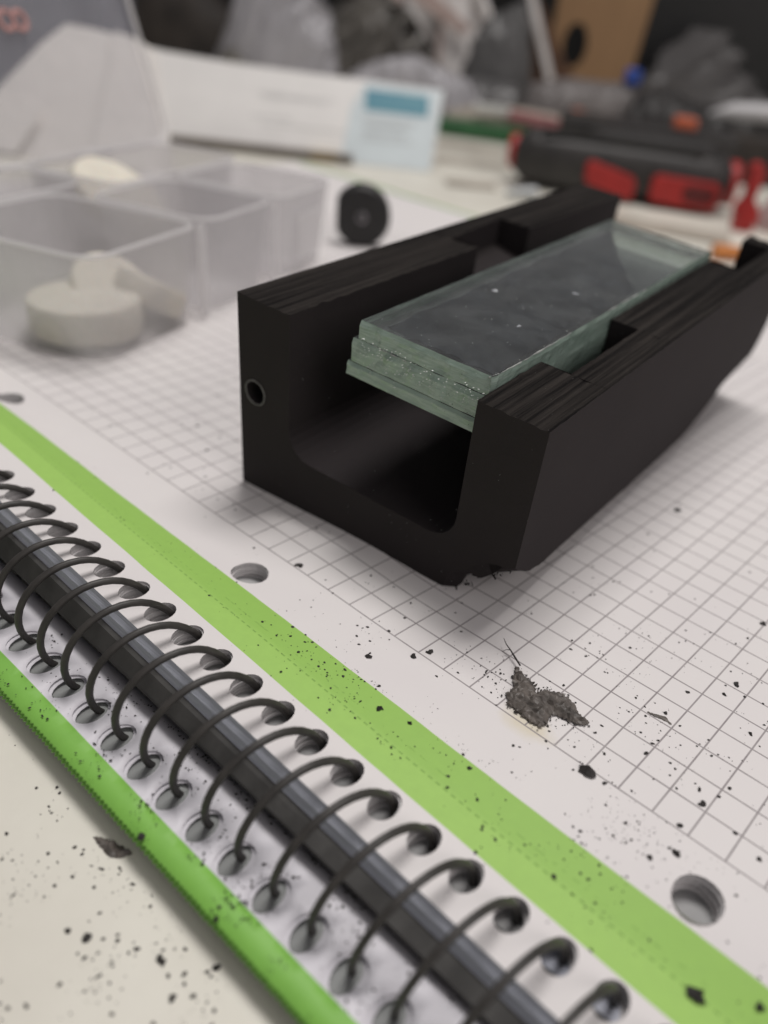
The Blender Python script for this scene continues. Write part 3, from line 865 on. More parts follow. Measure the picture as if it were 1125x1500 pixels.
# ------------------------------------------------------------------ white carton with a blue label
MT['white_card'] = mat('white_glossy_card', (0.76, 0.745, 0.73), 0.4, 0.03, 0.5)
MT['pale_blue'] = mat('pale_blue_print', (0.60, 0.665, 0.69), 0.4, 0.04, 0.5)
MT['teal'] = mat('teal_print', (0.075, 0.235, 0.32), 0.4, 0.2, 0.8, color2=(0.10, 0.27, 0.33))
MT['greyprint'] = mat('grey_print', (0.50, 0.50, 0.50), 0.5)
MT['yellow'] = mat('yellow_print', (0.62, 0.43, 0.06), 0.5)
MT['brown_shadow'] = mat('brown_shadow_paint', (0.20, 0.17, 0.145), 0.7)
cw = 163.0
ct = bench_empty('white_carton', -200, 523, 'flat white carton standing on its long edge with a teal and pale blue label', 'carton', yaw=8.0, tilt=('X', -32))
CH = 1.0
ol = [(0, 0), (cw, 0), (cw + 3, 24 * CH), (cw + 6, 50.5 * CH), (cw * .8, 51 * CH), (cw * .5, 51.0 * CH), (cw * .25, 51.6 * CH), (0, 53.5 * CH), (-9, 54.5 * CH)]
slab_poly(ol, 0, 9).build('carton_body', MT['white_card'], ct, bevel=.6)
pz = -0.35
mb = MB(); mb.add([(cw - 56, pz, .6), (cw - .6, pz, .6), (cw + 5.0, pz, 49.6 * CH), (cw - 42, pz, 49.6 * CH), (cw - 51, pz, 34 * CH)], [(0, 1, 2, 3, 4)])
pl = mb.build('label_panel', MT['pale_blue'], ct)
mb = MB(); mb.box((cw - 23, pz - .25, 39.2 * CH), (39, .2, 12.4 * CH)); mb.build('teal_band', MT['teal'], pl)
for (x, z, wd) in ((cw - 30, 28, 34), (cw - 30, 24.5, 30), (cw - 32, 20, 26), (cw - 30, 16, 33)):
    mb = MB(); mb.box((x + 2, pz - .2, z * CH), (wd, .1, .7)); mb.build('text_line', MT['greyprint'], pl)
for (x, z, wd) in ((80, 36, 46), (78, 34, 38), (64, 22, 26), (84, 18, 50)):
    mb = MB(); mb.box((x, -.15, z * CH), (wd, .1, .5)); mb.build('text_line', MT['greyprint'], ct)
mb = MB(); mb.box((cw - 66, -3.0, 1.6), (16, 5, 3.6)); mb.build('yellow_tab', MT['yellow'], ct)
mb = MB(); mb.box((cw / 2 - 22, -5, 1.0), (cw - 52, 7, 2.0)); mb.build('base_shadow', MT['brown_shadow'], ct)  # brown strip painting the shadow below the carton's bottom edge

# ------------------------------------------------------------------ black and red power tool
MT['tool_black'] = mat('black_tool_plastic', (0.030, 0.027, 0.026), 0.5, 0.2, 1.0, 0.1, 6)
MT['tool_red'] = mat('red_tool_rubber', (0.42, 0.022, 0.020), 0.45, 0.12, 1.0, 0.1, 6)
MT['tool_dark_red'] = mat('dark_red_recess_shade', (0.12, 0.012, 0.012), 0.6)
tl = bench_empty('power_tool', 79, 548, 'black power tool with bright red grip pads lying across the bench', 'power tool', yaw=-3)
def capsule(x0, x1, rz, ry, cz, n=20, m=16, endr=0.55):
    mb = MB(); rings = []
    for i in range(n + 1):
        t = i / n; x = x0 + (x1 - x0) * t
        s_ = min(1.0, (1 - (abs(2 * t - 1)) ** 6) ** .5 * (1 - endr) + endr) if 0 < t < 1 else endr
        rings.append([Vector((x, ry * s_ * math.copysign(abs(math.cos(a)) ** .75, math.cos(a)), cz + rz * s_ * math.copysign(abs(math.sin(a)) ** .75, math.sin(a)))) for a in [2 * math.pi * k / m for k in range(m)]])
    mb.add([p for r in rings for p in r], [])
    for a in range(n):
        for k in range(m):
            j = (k + 1) % m; mb.f.append((a * m + k, a * m + j, (a + 1) * m + j, (a + 1) * m + k)); mb.m.append(0)
    mb.f.append(tuple(range(m - 1, -1, -1))); mb.m.append(0); mb.f.append(tuple(n * m + k for k in range(m))); mb.m.append(0)
    return mb
capsule(-67, 67, 16.5, 19, 17).build('housing', MT['tool_black'], tl, smooth='auto')
capsule(-24, 56, 6, 14, 31, endr=.4).build('upper_housing', MT['tool_black'], tl, smooth='auto')
capsule(-71, -63, 9.5, 10, 18, n=6).build('end_cap', MT['tool_red'], tl, smooth='auto')
capsule(62, 70, 12.5, 13, 17, n=6).build('end_cap', MT['tool_red'], tl, smooth='auto')
def pad(x0, x1, z0, z1, y, slant, name, m, t=4.0):
    ol = [(x + (0), z + slant * (x - x0)) for x, z in rounded(x0, x1, z0, z1, 4.0)]
    return slab_poly(ol, y, y + t).build(name, m, tl, bevel=.8)
pad(-23, 8, 9, 22, -22, -.22, 'grip_pad', MT['tool_red'])
pad(17, 58, 4, 19, -22, -.02, 'grip_pad', MT['tool_red'])
pad(36, 55, 7, 16, -22.9, -.02, 'pad_recess_shade', MT['tool_dark_red'], 1.0)  # raised slab; the recess is only shade put into its dark red
mb = MB(); mb.box((-4, -14, 33), (96, 3, 3)); mb.build('seam', MT['rubber'], tl, bevel=.6)

# red and clear things to the right of it
rt = bench_empty('red_clamp', 150, 498, 'small bright red plastic clamp end at the right edge beyond the block', 'clamp', yaw=4)
slab_poly([(-9, 0), (1, 0), (4, 8), (1, 14), (-2, 17), (0, 30), (-4, 36), (-9, 34), (-7, 18), (-11, 13)], -4, 5).build('jaw', MT['tool_red'], rt, bevel=1.2)
mb = MB(); mb.tube([(-4, -6, 8), (-4, 7, 8)], 2.6, 12); mb.build('pivot', MT['tool_red'], rt, smooth='auto')
MT['pinkclear'] = film('pinkish_clear_film', (0.55, 0.38, 0.38), 0.7, 0.25, 0.8, 4)
pk = bench_empty('blister_pack', 176, 512, 'reddish see-through blister pack at the right edge beside the red clamp', 'blister pack')
heap([(-18, 8), (-10, 22), (0, 27), (14, 24), (30, 30)], 34, seed=2.2, crease=.2).build('film', MT['pinkclear'], pk, smooth=True)
mb = MB(); mb.box((4, -12, 13), (30, 2, 4), rotz(3)); mb.build('card_strip', MT['white_card'], pk)
MT['lilac'] = film('lilac_film', (0.42, 0.38, 0.42), 0.75, 0.3, .5, 3)
lf = bench_empty('plastic_pouch', 166, 452, 'grey lilac plastic pouch lying beyond the far end of the block', 'pouch')
heap([(-15, 3), (-6, 11), (8, 13), (30, 16), (50, 12)], 30, seed=5.2, crease=.2).build('film', MT['lilac'], lf, smooth=True)
MT['orange'] = mat('orange_plastic', (0.62, 0.22, 0.05), 0.5)
og = bench_empty('orange_plug', 121, 418, 'small orange plastic plug beyond the far end of the glass', 'plug')
mb = MB(); mb.tube([(-8, 0, 4), (7, 2, 4)], [3.6, 3.0], 14); mb.build('plug_body', MT['orange'], og, smooth='auto')
mb = MB(); mb.tube([(7, 2, 4), (12, 3, 4)], 1.4, 10); mb.build('tip', MT['white_card'], og, smooth='auto')

# ------------------------------------------------------------------ middle-distance clutter
MT['green_plastic'] = mat('dark_green_plastic', (0.030, 0.125, 0.045), 0.4, 0.15, 1.0)
MT['beige'] = mat('beige_paper', (0.42, 0.375, 0.315), 0.6, 0.08, 1.0, 0.3, 3)
MT['pink'] = mat('pink_print', (0.50, 0.20, 0.21), 0.5, 0.2, 2.0)
MT['redorange'] = mat('orange_red_plastic', (0.55, 0.13, 0.06), 0.45)
MT['blueplastic'] = mat('bright_blue_plastic', (0.03, 0.08, 0.36), 0.4)
MT['greyclear'] = film('dusty_grey_film', (0.27, 0.25, 0.245), 0.85, 0.3, 1.0, 3)
MT['greybag'] = mat('slate_grey_bag', (0.115, 0.113, 0.112), 0.35, 0.3, 0.6, 0.3, 2.5, color2=(0.08, 0.078, 0.078))
MT['silver'] = mat('silvery_grey_bag', (0.40, 0.39, 0.41), 0.28, 0.3, 0.35, 0.2, 1.2, color2=(0.30, 0.29, 0.305))
MT['taupe'] = mat('taupe_grey_bag', (0.15, 0.14, 0.125), 0.28, 0.4, 0.4, 0.7, 2.0, color2=(0.075, 0.068, 0.06))
MT['blackbag'] = mat('black_bag', (0.005, 0.005, 0.0055), 0.35, 0.2, 0.5, 0.8, 2.0)
MT['smoke'] = film('smoky_clear_bag', (0.26, 0.25, 0.25), 0.5, 0.2, 0.3, 1.5)
MT['brownbag'] = mat('dark_brown_cloth', (0.040, 0.031, 0.025), 0.7, 0.3, 0.4, 0.6, 2.0)
MT['cardboard'] = mat('brown_cardboard', (0.30, 0.175, 0.085), 0.7, 0.08, 0.5, 0.2, 5, stretch=(1, 1, .2))
MT['rust'] = mat('red_brown_cardboard', (0.13, 0.062, 0.032), 0.7, 0.2, 0.5)
MT['paperwhite'] = mat('crumpled_white_paper', (0.74, 0.71, 0.69), 0.7, 0.1, 0.5, 0.6, 2.0, color2=(0.62, 0.59, 0.57))
MT['pinkpaper'] = mat('pink_tinted_paper', (0.52, 0.40, 0.36), 0.6, 0.12, 0.4, 0.4, 2.0)
MT['darkbox'] = mat('blue_grey_box', (0.145, 0.150, 0.185), 0.5, 0.15, 0.3, color2=(0.10, 0.10, 0.13))
MT['backdrop'] = mat('dark_cupboard', (0.004, 0.0038, 0.0038), 0.8, 0.3, 0.1)
MT['whiteplastic'] = mat('white_plastic_tube', (0.60, 0.59, 0.60), 0.35, 0.05)

def boxthing(name, r, g, d, m, label, cat, yaw=0, z=None, bevel=0.8, extra=None, part='body'):
    e = bench_empty(name, r, g, label, cat, yaw, z)
    mb = MB(); mb.box((0, 0, d[2] / 2), d); mb.build(part, m, e, bevel=bevel)
    if extra: extra(e)
    return e
def heapthing(name, r, g, outline, depth, m, label, cat, seed, part='film', yaw=0, crease=.25, sc_=.05, z=None, lean=0, fold=None):
    e = bench_empty(name, r, g, label, cat, yaw, z)
    heap(outline, depth, seed=seed, crease=crease, nz_scale=sc_, lean=lean, fold=fold).build(part, m, e, smooth=True)
    return e

# beige paper slips on the table between carton and tool
def slip(r, g, wd, dp, yaw, label, z=None, m='beige'):
    e = bench_empty('paper_slip', r, g, label, 'paper slip', yaw, z)
    mb = MB(); nn = 8
    for i in range(nn):
        xa, xb = -wd / 2 + wd * i / nn, -wd / 2 + wd * (i + 1) / nn
        za, zb = 1.0 + 1.4 * nz(xa * .06, r), 1.0 + 1.4 * nz(xb * .06, r)
        mb.add([(xa, -dp / 2, za), (xb, -dp / 2, zb), (xb, dp / 2, zb + .5), (xa, dp / 2, za + .5)], [(0, 1, 2, 3)])
        mb.add([(xa, -dp / 2, za - .5), (xb, -dp / 2, zb - .5), (xb, dp / 2, zb), (xa, dp / 2, za)], [(3, 2, 1, 0)])
        mb.add([(xa, -dp / 2, za - .5), (xb, -dp / 2, zb - .5), (xb, -dp / 2, zb), (xa, -dp / 2, za)], [(0, 1, 2, 3)])
    mb.build('sheet', MT[m], e, recalc=False)
slip(-15, 600, 50, 16, 5, 'crumpled beige paper slip nearest the right end of the white carton')
slip(-8, 660, 74, 22, -4, 'longer beige paper slip lying in front of the green box lid')
slip(-12, 520, 30, 14, 12, 'small beige paper scrap between the carton and the block')
slip(98, 470, 70, 26, -14, 'pale paper strip on the table between the power tool and the glass', m='beige')
MT['graypl'] = mat('clear_grey_tip', (0.36, 0.38, 0.39), 0.3)
e = bench_empty('plastic_tip', 19, 500, 'tiny grey plastic tip lying just beyond the left wall of the block', 'plastic tip', yaw=14)
mb = MB(); mb.tube([(-10, 0, 3), (-2, 0, 4), (8, 0, 4.5)], [1.5, 2.6, 3.2], 10); mb.build('tip', MT['graypl'], e, smooth='auto')

def green_extra(e):
    mb = MB(); mb.box((-40, -6, 3.2), (26, 4, 3)); mb.build('notch_block', MT['green_plastic'], e, bevel=.5)
boxthing('box_lid', 8, 725, (112, 26, 10), MT['green_plastic'], 'long low dark green plastic box lid lying behind the power tool', 'box lid', yaw=-2, z=TABLE_Z + 1, extra=green_extra, bevel=1.5)
e = bench_empty('packet', 22, 752, 'thin packet with pink printing resting behind the green lid', 'packet', yaw=-4, z=TABLE_Z + 0)
heap([(-66, 14), (-40, 21), (-10, 23), (20, 22), (46, 19)], 30, seed=8.1, crease=.1).build('wrapper', MT['beige'], e, smooth=True)
mb = MB(); mb.box((12, -16.2, 17), (52, 2, 8), Matrix.Rotation(math.radians(3), 3, 'Y')); mb.build('pink_print', MT['pink'], e, bevel=.6)
mb = MB(); mb.box((40, -17.2, 22), (9, 3, 15)); mb.build('orange_tab', MT['redorange'], e, bevel=.8)
mb = MB(); mb.box((-28, -15, 21), (30, 3, 5)); mb.build('white_tab', MT['white_card'], e, bevel=.6)
heapthing('bubble_pack', 66, 800, [(-52, 14), (-44, 38), (-10, 46), (20, 46), (44, 50), (54, 20)], 46, MT['greyclear'], 'dusty grey see-through blister package in front of the cardboard', 'package', 3.7, crease=.22, sc_=.03)
boxthing('bottle_cap', 106, 792, (13, 13, 12), MT['blueplastic'], 'tiny bright blue cap resting on the grey blister package', 'cap', z=36, bevel=2.5)
heapthing('grey_pouch', -18, 812, [(-50, 12), (-30, 30), (-6, 36), (26, 34), (50, 22)], 40, MT['greybag'], 'low slate grey pouch behind the right end of the white carton', 'pouch', 9.9, crease=.3, sc_=.03)
heapthing('foil_bag', -8, 862, [(-38, 20), (-34, 48), (-18, 76), (-8, 82), (8, 90), (17, 96), (25, 80), (32, 40)], 40, MT['greybag'], 'upright slate grey foil bag with a pointed top, left of the cardboard', 'foil bag', 12.0, crease=.08)
# folded red-brown flap and the cardboard sheet with its round hole
e = bench_empty('cardboard_sheet', 76, 905, 'upright light brown cardboard sheet with a dark round hole near its left edge', 'cardboard')
mb = MB()
ol = [(-42, 0), (36, 0), (44, 60), (52, 140), (-36, 140), (-38, 70)]
outer = [Vector(p) for p in ol]; hole = [Vector((-15 + 11.5 * math.cos(2 * math.pi * i / 24), 66 + 18 * math.sin(2 * math.pi * i / 24))) for i in range(24)]
allp = outer + hole
vv, ee, ff, *_ = delaunay_2d_cdt(allp, [(i, (i + 1) % 6) for i in range(6)] + [(6 + i, 6 + (i + 1) % 24) for i in range(24)], [], 1, 1e-4)
front = [f for f in ff if not ((sum((vv[i].x for i in f)) / 3 + 15) / 11.5) ** 2 + ((sum((vv[i].y for i in f)) / 3 - 66) / 18) ** 2 < .95]
for yy in (-3, 3): mb.add([(p.x, yy, p.y) for p in vv], [tuple(f) for f in front])
for lp_ in (outer, hole):
    k = len(lp_)
    for i in range(k):
        a, b = lp_[i], lp_[(i + 1) % k]
        mb.add([(a.x, -3, a.y), (b.x, -3, b.y), (b.x, 3, b.y), (a.x, 3, a.y)], [(0, 1, 2, 3)])
mb.build('board', MT['cardboard'], e)
e = bench_empty('cardboard_flap', 30, 882, 'dark red-brown cardboard flap leaning between grey foil bag and cardboard sheet', 'cardboard flap')
slab_poly([(-22, 0), (34, 0), (32, 44), (14, 64), (2, 84), (-12, 100), (-20, 60)], 0, 4).build('board', MT['rust'], e, bevel=.6)
e = bench_empty('paper_strip', 27, 868, 'narrow pale paper strip slanting over the red-brown cardboard flap', 'paper strip')
mb = MB(); mb.box((-2, 4, 74), (7, 1.5, 84), Matrix.Rotation(math.radians(-25), 3, 'Y')); mb.build('strip', MT['paperwhite'], e)

heapthing('clear_bag', 190, 950, [(-66, 40), (-50, 54), (-20, 78), (-4, 92), (14, 92), (40, 66), (74, 40), (80, 20)], 50, MT['smoke'], 'wrinkled smoky clear plastic bag with a peaked top at the right', 'plastic bag', 4.4, crease=.5, sc_=.022, fold=50)
heapthing('dark_cloth', 150, 780, [(-50, 20), (-36, 42), (-16, 50), (10, 40), (50, 44), (90, 36)], 60, MT['tool_black'], 'black crumpled cloth in the dark heap behind the power tool', 'cloth', 6.1, crease=.3)
def case_extra(e):
    mb = MB(); mb.box((24, -12, 36), (17, 9, 8)); mb.build('orange_catch', MT['redorange'], e, bevel=2)
    mb = MB(); mb.box((-10, -23, 26), (90, 3, 3)); mb.build('seam', MT['rubber'], e, bevel=.6)
boxthing('black_case', 108, 668, (128, 44, 32), MT['tool_black'], 'low black plastic case with an orange catch behind the power tool', 'case', yaw=-3, bevel=3, extra=case_extra)
e = bench_empty('white_tube', 196, 742, 'glossy white plastic tube lying across the dark things at the right edge', 'tube', yaw=-2, z=26)
mb = MB(); mb.tube([(-25, 0, 3), (-12, 0, 5), (60, 0, 9)], [2.0, 6.0, 7.0], 16); mb.build('tube_body', MT['whiteplastic'], e, smooth='auto')
mb = MB(); mb.tube([(-30, 0, 1), (-24, 0, 3)], [1.2, 2.2], 10); mb.build('nozzle', MT['whiteplastic'], e, smooth='auto')
boxthing('brown_box', 178, 690, (78, 40, 30), MT['brownbag'], 'dark brown box under the white tube at the right edge', 'box', yaw=4, bevel=1)

# bags across the back left
heapthing('silver_bag', -190, 815, [(-66, 24), (-52, 52), (-44, 76), (-20, 86), (6, 86), (24, 74), (10, 46), (2, 20)][:5] + [(10, 84), (34, 70), (44, 20)], 46, MT['silver'], 'large silvery plastic bag with long folds behind the white carton', 'plastic bag', 7.3, crease=.22, sc_=.045, fold=62)
heapthing('taupe_bag', -118, 842, [(-78, 18), (-50, 50), (-24, 84), (0, 92), (24, 76), (50, 50), (62, 18)], 50, MT['taupe'], 'dark taupe plastic bag in the middle of the heap behind the carton', 'plastic bag', 15.2, crease=.45, sc_=.05, fold=40)
heapthing('grey_wrapper', -92, 780, [(-54, 16), (-30, 34), (-6, 44), (16, 48), (40, 40), (66, 34), (78, 12)], 30, MT['silver'], 'smaller crumpled grey wrapper just above the teal label', 'wrapper', 21.0, crease=.4, sc_=.04)
heapthing('white_paper_ball', -62, 868, [(-38, 50), (-32, 100), (-4, 112), (24, 112), (40, 84), (34, 50)], 40, MT['paperwhite'], 'crumpled white and pinkish paper at the top middle of the heap', 'paper', 11.5, crease=.3, sc_=.028, part='sheet')
e = bench_empty('pink_paper', -66, 842, 'slanting pinkish paper strip lying on the crumpled white paper', 'paper strip', z=TABLE_Z)
slab_poly([(-22, 84), (24, 64), (30, 70), (-6, 92), (-24, 96)], -2, 1).build('sheet', MT['pinkpaper'], e)
mb = MB(); mb.box((4, 3, 40), (3, 2, 80)); mb.build('prop', MT['pinkpaper'], e)
heapthing('skin_tone_sponge', -110, 892, [(-22, 60), (-16, 90), (0, 104), (14, 98), (22, 60)], 30, MT['pinkpaper'], 'small peach coloured sponge peeking over the taupe bag', 'sponge', 2.2, crease=.1, part='foam')
heapthing('brown_bag', -302, 905, [(-90, 20), (-80, 70), (-40, 84), (0, 84), (30, 62), (52, 34), (64, 10)], 60, MT['brownbag'], 'dark brown cloth bag behind the left part of the white carton', 'cloth bag', 18.0, crease=.12, sc_=.03, part='cloth')
boxthing('red_block', -262, 760, (34, 12, 14), MT['rust'], 'small dull red block showing over the carton before the brown bag', 'block', z=TABLE_Z, bevel=1)
heapthing('dark_pouch', -232, 800, [(-22, 14), (-12, 32), (2, 36), (14, 22), (20, 10)], 26, MT['taupe'], 'small dark grey pouch between brown bag and silvery bag', 'pouch', 27.0, crease=.2)

MT['towel'] = mat('creased_paper_towel', (0.86, 0.83, 0.80), 0.8, 0.04, 0.3, 0.7, 0.7, bdist=.16)
# behind the transparent lid
e = bench_empty('paper_towel', -212, 436, 'creased white paper towel standing behind the open clear lid', 'paper towel', tilt=('X', -24))
slab_poly([(-54, 0), (10, 0), (14, 30), (19, 62), (4, 63.5), (-8, 64), (-20, 54), (-40, 32), (-58, 12)], 0, 1.2).build('sheet', MT['towel'], e, bevel=.3)
slab_poly([(8, 0), (52, 0), (44, 34), (40, 55), (30, 60), (18, 62.5), (15, 40)], -3.5, -2.0).build('fold', MT['towel'], e, bevel=.3)
slab_poly([(-60, 0), (-30, 0), (-16, 22), (-30, 30), (-62, 16)], -4, -3).build('fold', MT['towel'], e, bevel=.3)
boxthing('blue_grey_box', -343, 640, (150, 60, 110), MT['darkbox'], 'tall blue grey box seen through the top of the open clear lid', 'box', yaw=6)
# cupboard closing the back of the bench
e = bench_empty('cupboard', -50, 1150, 'dark cupboard front closing off the back of the bench', 'cupboard')
mb = MB(); mb.box((0, 20, 150), (1500, 40, 300)); cb = mb.build('front', MT['backdrop'], e)
for x in (-400, 0, 400):
    mb = MB(); mb.box((x, -2, 150), (380, 4, 280)); dd = mb.build('door', MT['backdrop'], e, bevel=1)
boxthing('dark_crate', 200, 1050, (170, 60, 150), MT['blackbag'], 'black crate standing in the shade behind the smoky clear bag', 'crate', bevel=2)

# ------------------------------------------------------------------ plastic shavings, crumbs and dust
def lump(mb, c, s_, rr, flat=0.55):
    k = rr.choice((5, 6, 7)); a0 = rr.uniform(0, 6.28); el = rr.uniform(.5, 1.0); ang = rr.uniform(0, 3.14)
    ring = []
    for i in range(k):
        a = a0 + 2 * math.pi * i / k; r_ = s_ * rr.uniform(.55, 1.1)
        x, y = r_ * math.cos(a), r_ * math.sin(a) * el
        x, y = x * math.cos(ang) - y * math.sin(ang), x * math.sin(ang) + y * math.cos(ang)
        ring.append(Vector((c.x + x, c.y + y, c.z + s_ * rr.uniform(.02, .25))))
    topp = Vector((c.x + rr.uniform(-.3, .3) * s_, c.y + rr.uniform(-.3, .3) * s_, c.z + s_ * flat * rr.uniform(.6, 1.2)))
    bot = Vector((c.x, c.y, c.z))
    mb.add(ring + [topp, bot], [(i, (i + 1) % k, k) for i in range(k)] + [((i + 1) % k, i, k + 1) for i in range(k)])

def stub_z(u, v): return -5.95
def surf(u, v):
    """height of whatever lies at (u, v), or None over holes and gaps"""
    if v > V_EDGE and v < V_FAR and U_A < u < U_B:
        for a, b, r_ in near_holes:
            if (u - a) ** 2 + (v - b) ** 2 < (r_ * slot(r_) + .1) ** 2: return None
        return page_z(u, v) + 0.01
    if -44.6 < v < -31.4:
        for k, uu in enumerate(coil_us):
            if (u - (uu - PITCH * .48)) ** 2 + (v - left_hole(uu)) ** 2 < 5: return None
        return stub_z(u, v)
    if v < -46: return TABLE_Z + .01
    return None
near_holes = [h for h in holesR + punch if -80 < h[0] < 120]
RBi = RB.inverted()
def under_block(u, v):
    q = RBi @ (Vector((u, v, 0)) - Vector((BLOC.x, BLOC.y, 0))) / KB
    return -1.0 < q.x < 62 and -1 < q.y < 130
rr = random.Random(11)
# named crumbs: the larger ones, measured from the photograph
named = [(59.9, -1.0, 1.35, 'ragged dark crumb standing on the margin below the large shaving'),
         (31.3, -9.6, .85, 'black crumb at the upper edge of the green stripe'),
         (36.2, 1.4, .72, 'dark crumb on the margin line left of the shaving'),
         (34.0, -.4, .80, 'larger of the two dark crumbs beside the margin line')]
def crumb(u, v, s_, label, group=None, seed=1):
    z = surf(u, v)
    if z is None: return
    mb = MB(); r2 = random.Random(seed)
    for k in range(2 if s_ > .5 else 1):
        lump(mb, Vector((r2.uniform(-.4, .4) * s_, r2.uniform(-.4, .4) * s_, 0)), s_, r2, .8)
    o = mb.build('plastic_crumb', MT['crumb'])
    o.location = Vector((u, v, z)) * S
    tag(o, label, 'crumb', group)
G1 = 'dark crumbs scattered on the graph paper'
L1 = 'small black plastic crumb lying on the open graph paper page'
G2 = 'dark crumbs scattered on the tabletop'
L2 = 'small black plastic crumb lying on the cream table beside the notebook'
from_photo_page = [(437, 829, .62), (440, 832, .45), (537, 963, .62), (606, 960, .55), (630, 955, .6), (600, 1060, .45), (555, 1040, .62), (690, 1123, .45), (858, 1136, 1.5), (886, 1147, .45), (946, 1103, .5),
    (996, 1210, .5), (990, 1252, .75), (952, 1256, .45), (1032, 1180, .6), (1078, 1002, .55), (1061, 1018, .5), (1118, 915, .62), (992, 748, .8), (995, 738, .35), (922, 948, .35), (1008, 1015, .4), (974, 1043, .45),
    (870, 1073, .4), (955, 1090, .4), (885, 1105, .35), (1053, 1167, .35), (1098, 1076, .45), (1026, 1157, .45), (1068, 1155, .4), (1112, 1257, .5), (1080, 1222, .5), (883, 1063, .35), (1095, 935, .3), (1098, 838, .3),
    (980, 870, .28), (602, 880, .35), (544, 841, .28), (372, 803, .3), (290, 625, .5), (302, 660, .5), (640, 990, .3), (1030, 1445, 1.1), (815, 1278, .5), (700, 1396, .4), (1120, 1465, .7), (655, 1150, .3), (1050, 1310, .3)]
CXp, CYp, FPX = 641.84, 832.29, 1161.47
def crumb_uv(x, y, z=0.0):
    d = RIGHT * ((x - CXp) / FPX) + DOWN * ((y - CYp) / FPX) + FWD
    t = (z - CAM.z) / d.z
    return CAM.x + d.x * t, CAM.y + d.y * t
from_photo_table = [(168, 1243, .5), (216, 1258, .9), (128, 1376, .9), (98, 1362, .6), (232, 1408, 1.0), (246, 1428, .6), (268, 1428, .6), (318, 1418, .7), (252, 1463, .7), (284, 1460, .6), (370, 1460, .7), (110, 1240, .5), (120, 1252, .4),
    (52, 1072, .45), (38, 1076, .35), (10, 1220, .5), (200, 1390, .5), (174, 1378, .5), (40, 1472, .6), (88, 1440, .5), (125, 1402, .45), (322, 1380, .7), (146, 1338, .45), (55, 1155, .35), (18, 1260, .35)]
PAGE_CRUMBS = [(*crumb_uv(x, y), s_) for x, y, s_ in from_photo_page]
TABLE_CRUMBS = [(*crumb_uv(x, y, TABLE_Z), s_) for x, y, s_ in from_photo_table]
def place(u, v, s_):
    big = 'larger' if s_ >= .55 else 'tiny'
    if v < -9.5: return big + ' black crumb lying on the green stripe of the page'
    if u > 68 and v < 3: return big + ' black crumb near the lower right punched hole'
    if v < 0.5 and u < 45: return big + ' black crumb on the white margin in front of the block'
    if u > 66: return big + ' black crumb on the grid right of the large shaving'
    if v > 18: return big + ' black crumb on the grid beside the right side of the block'
    if u < 12: return big + ' black crumb on the grid left of the block'
    return big + ' black crumb on the grid just around the large shaving'
from collections import Counter
PL = [place(*c) for c in PAGE_CRUMBS]; PC = Counter(PL)
for i, (u, v, s_) in enumerate(PAGE_CRUMBS): crumb(u, v, s_, PL[i], (PL[i].replace(' crumb ', ' crumbs ') if PC[PL[i]] > 1 else None), i)
def tplace(u, v, s_):
    big = 'larger' if s_ >= .6 else 'tiny'
    if v > -53: return big + ' black crumb on the cream table close to the green stub edge'
    return big + (' black crumb on the cream table towards the bottom corner' if u > 38 else ' black crumb on the cream table at the left border')
TL = [tplace(*c) for c in TABLE_CRUMBS]; TC = Counter(TL)
for i, (u, v, s_) in enumerate(TABLE_CRUMBS): crumb(u, v, s_ * .78, TL[i], (TL[i].replace(' crumb ', ' crumbs ') if TC[TL[i]] > 1 else None), 100 + i)

def dustfield(name, count, ubox, vbox, dens, smin, smax, label, seed):
    r3 = random.Random(seed); mb = MB(); k = 0; tries = 0
    while k < count and tries < count * 30:
        tries += 1
        u, v = r3.uniform(*ubox), r3.uniform(*vbox)
        if r3.random() > dens(u, v): continue
        z = surf(u, v)
        if z is None or under_block(u, v): continue
        s_ = smin * (smax / smin) ** (r3.random() ** 2.2)
        lump(mb, Vector((u, v, z)), s_, r3); k += 1
    o = mb.build(name, MT['crumb'], recalc=False)
    tag(o, label, 'dust', kind='stuff')
def clump(u, v, s1=9, k=.0, seed=0): return max(0, .25 + 1.3 * nz(u / s1, v / s1, seed))
dustfield('page_dust', 1000, (-60, 105), (-10, 60), lambda u, v: clump(u, v) * (math.exp(-((u - 70) / 32) ** 2 - ((v - 4) / 26) ** 2) + .10), .07, .34, 'fine black plastic dust scattered over the graph paper', 21)
dustfield('stripe_dust', 300, (-40, 100), (-21, -9.5), lambda u, v: clump(u, v, 7) * (math.exp(-((u - 36) / 13) ** 2) + .35 * math.exp(-((u - 72) / 16) ** 2) + .07) * (1.0 if v > -17.5 else .25), .07, .36, 'fine black plastic dust on the green stripe', 22)
dustfield('stub_dust', 620, (-5, 80), (-44.5, -31.5), lambda u, v: clump(u, v, 6) * (.45 + .5 * sstep(10, 50, u)), .07, .30, 'fine black plastic dust on the torn page stubs', 23)
dustfield('table_dust', 1900, (-30, 95), (-78, -46.5), lambda u, v: clump(u, v, 8) * (.35 + .65 * sstep(15, 45, u)), 0.07, .36, 'black plastic dust scattered over the cream table', 24)
# paper fibres and dark flecks along the torn right edge of the stub
r4 = random.Random(8); mb = MB()
for i in range(120):
    u = r4.uniform(18, 62); lump(mb, Vector((u, -31.8 + r4.uniform(-.5, .4), -5.9)), r4.uniform(.08, .26), r4, .5)
tag(mb.build('gap_dust', MT['crumb'], recalc=False), 'dark dust caught along the inner edge of the page stubs', 'dust', kind='stuff')

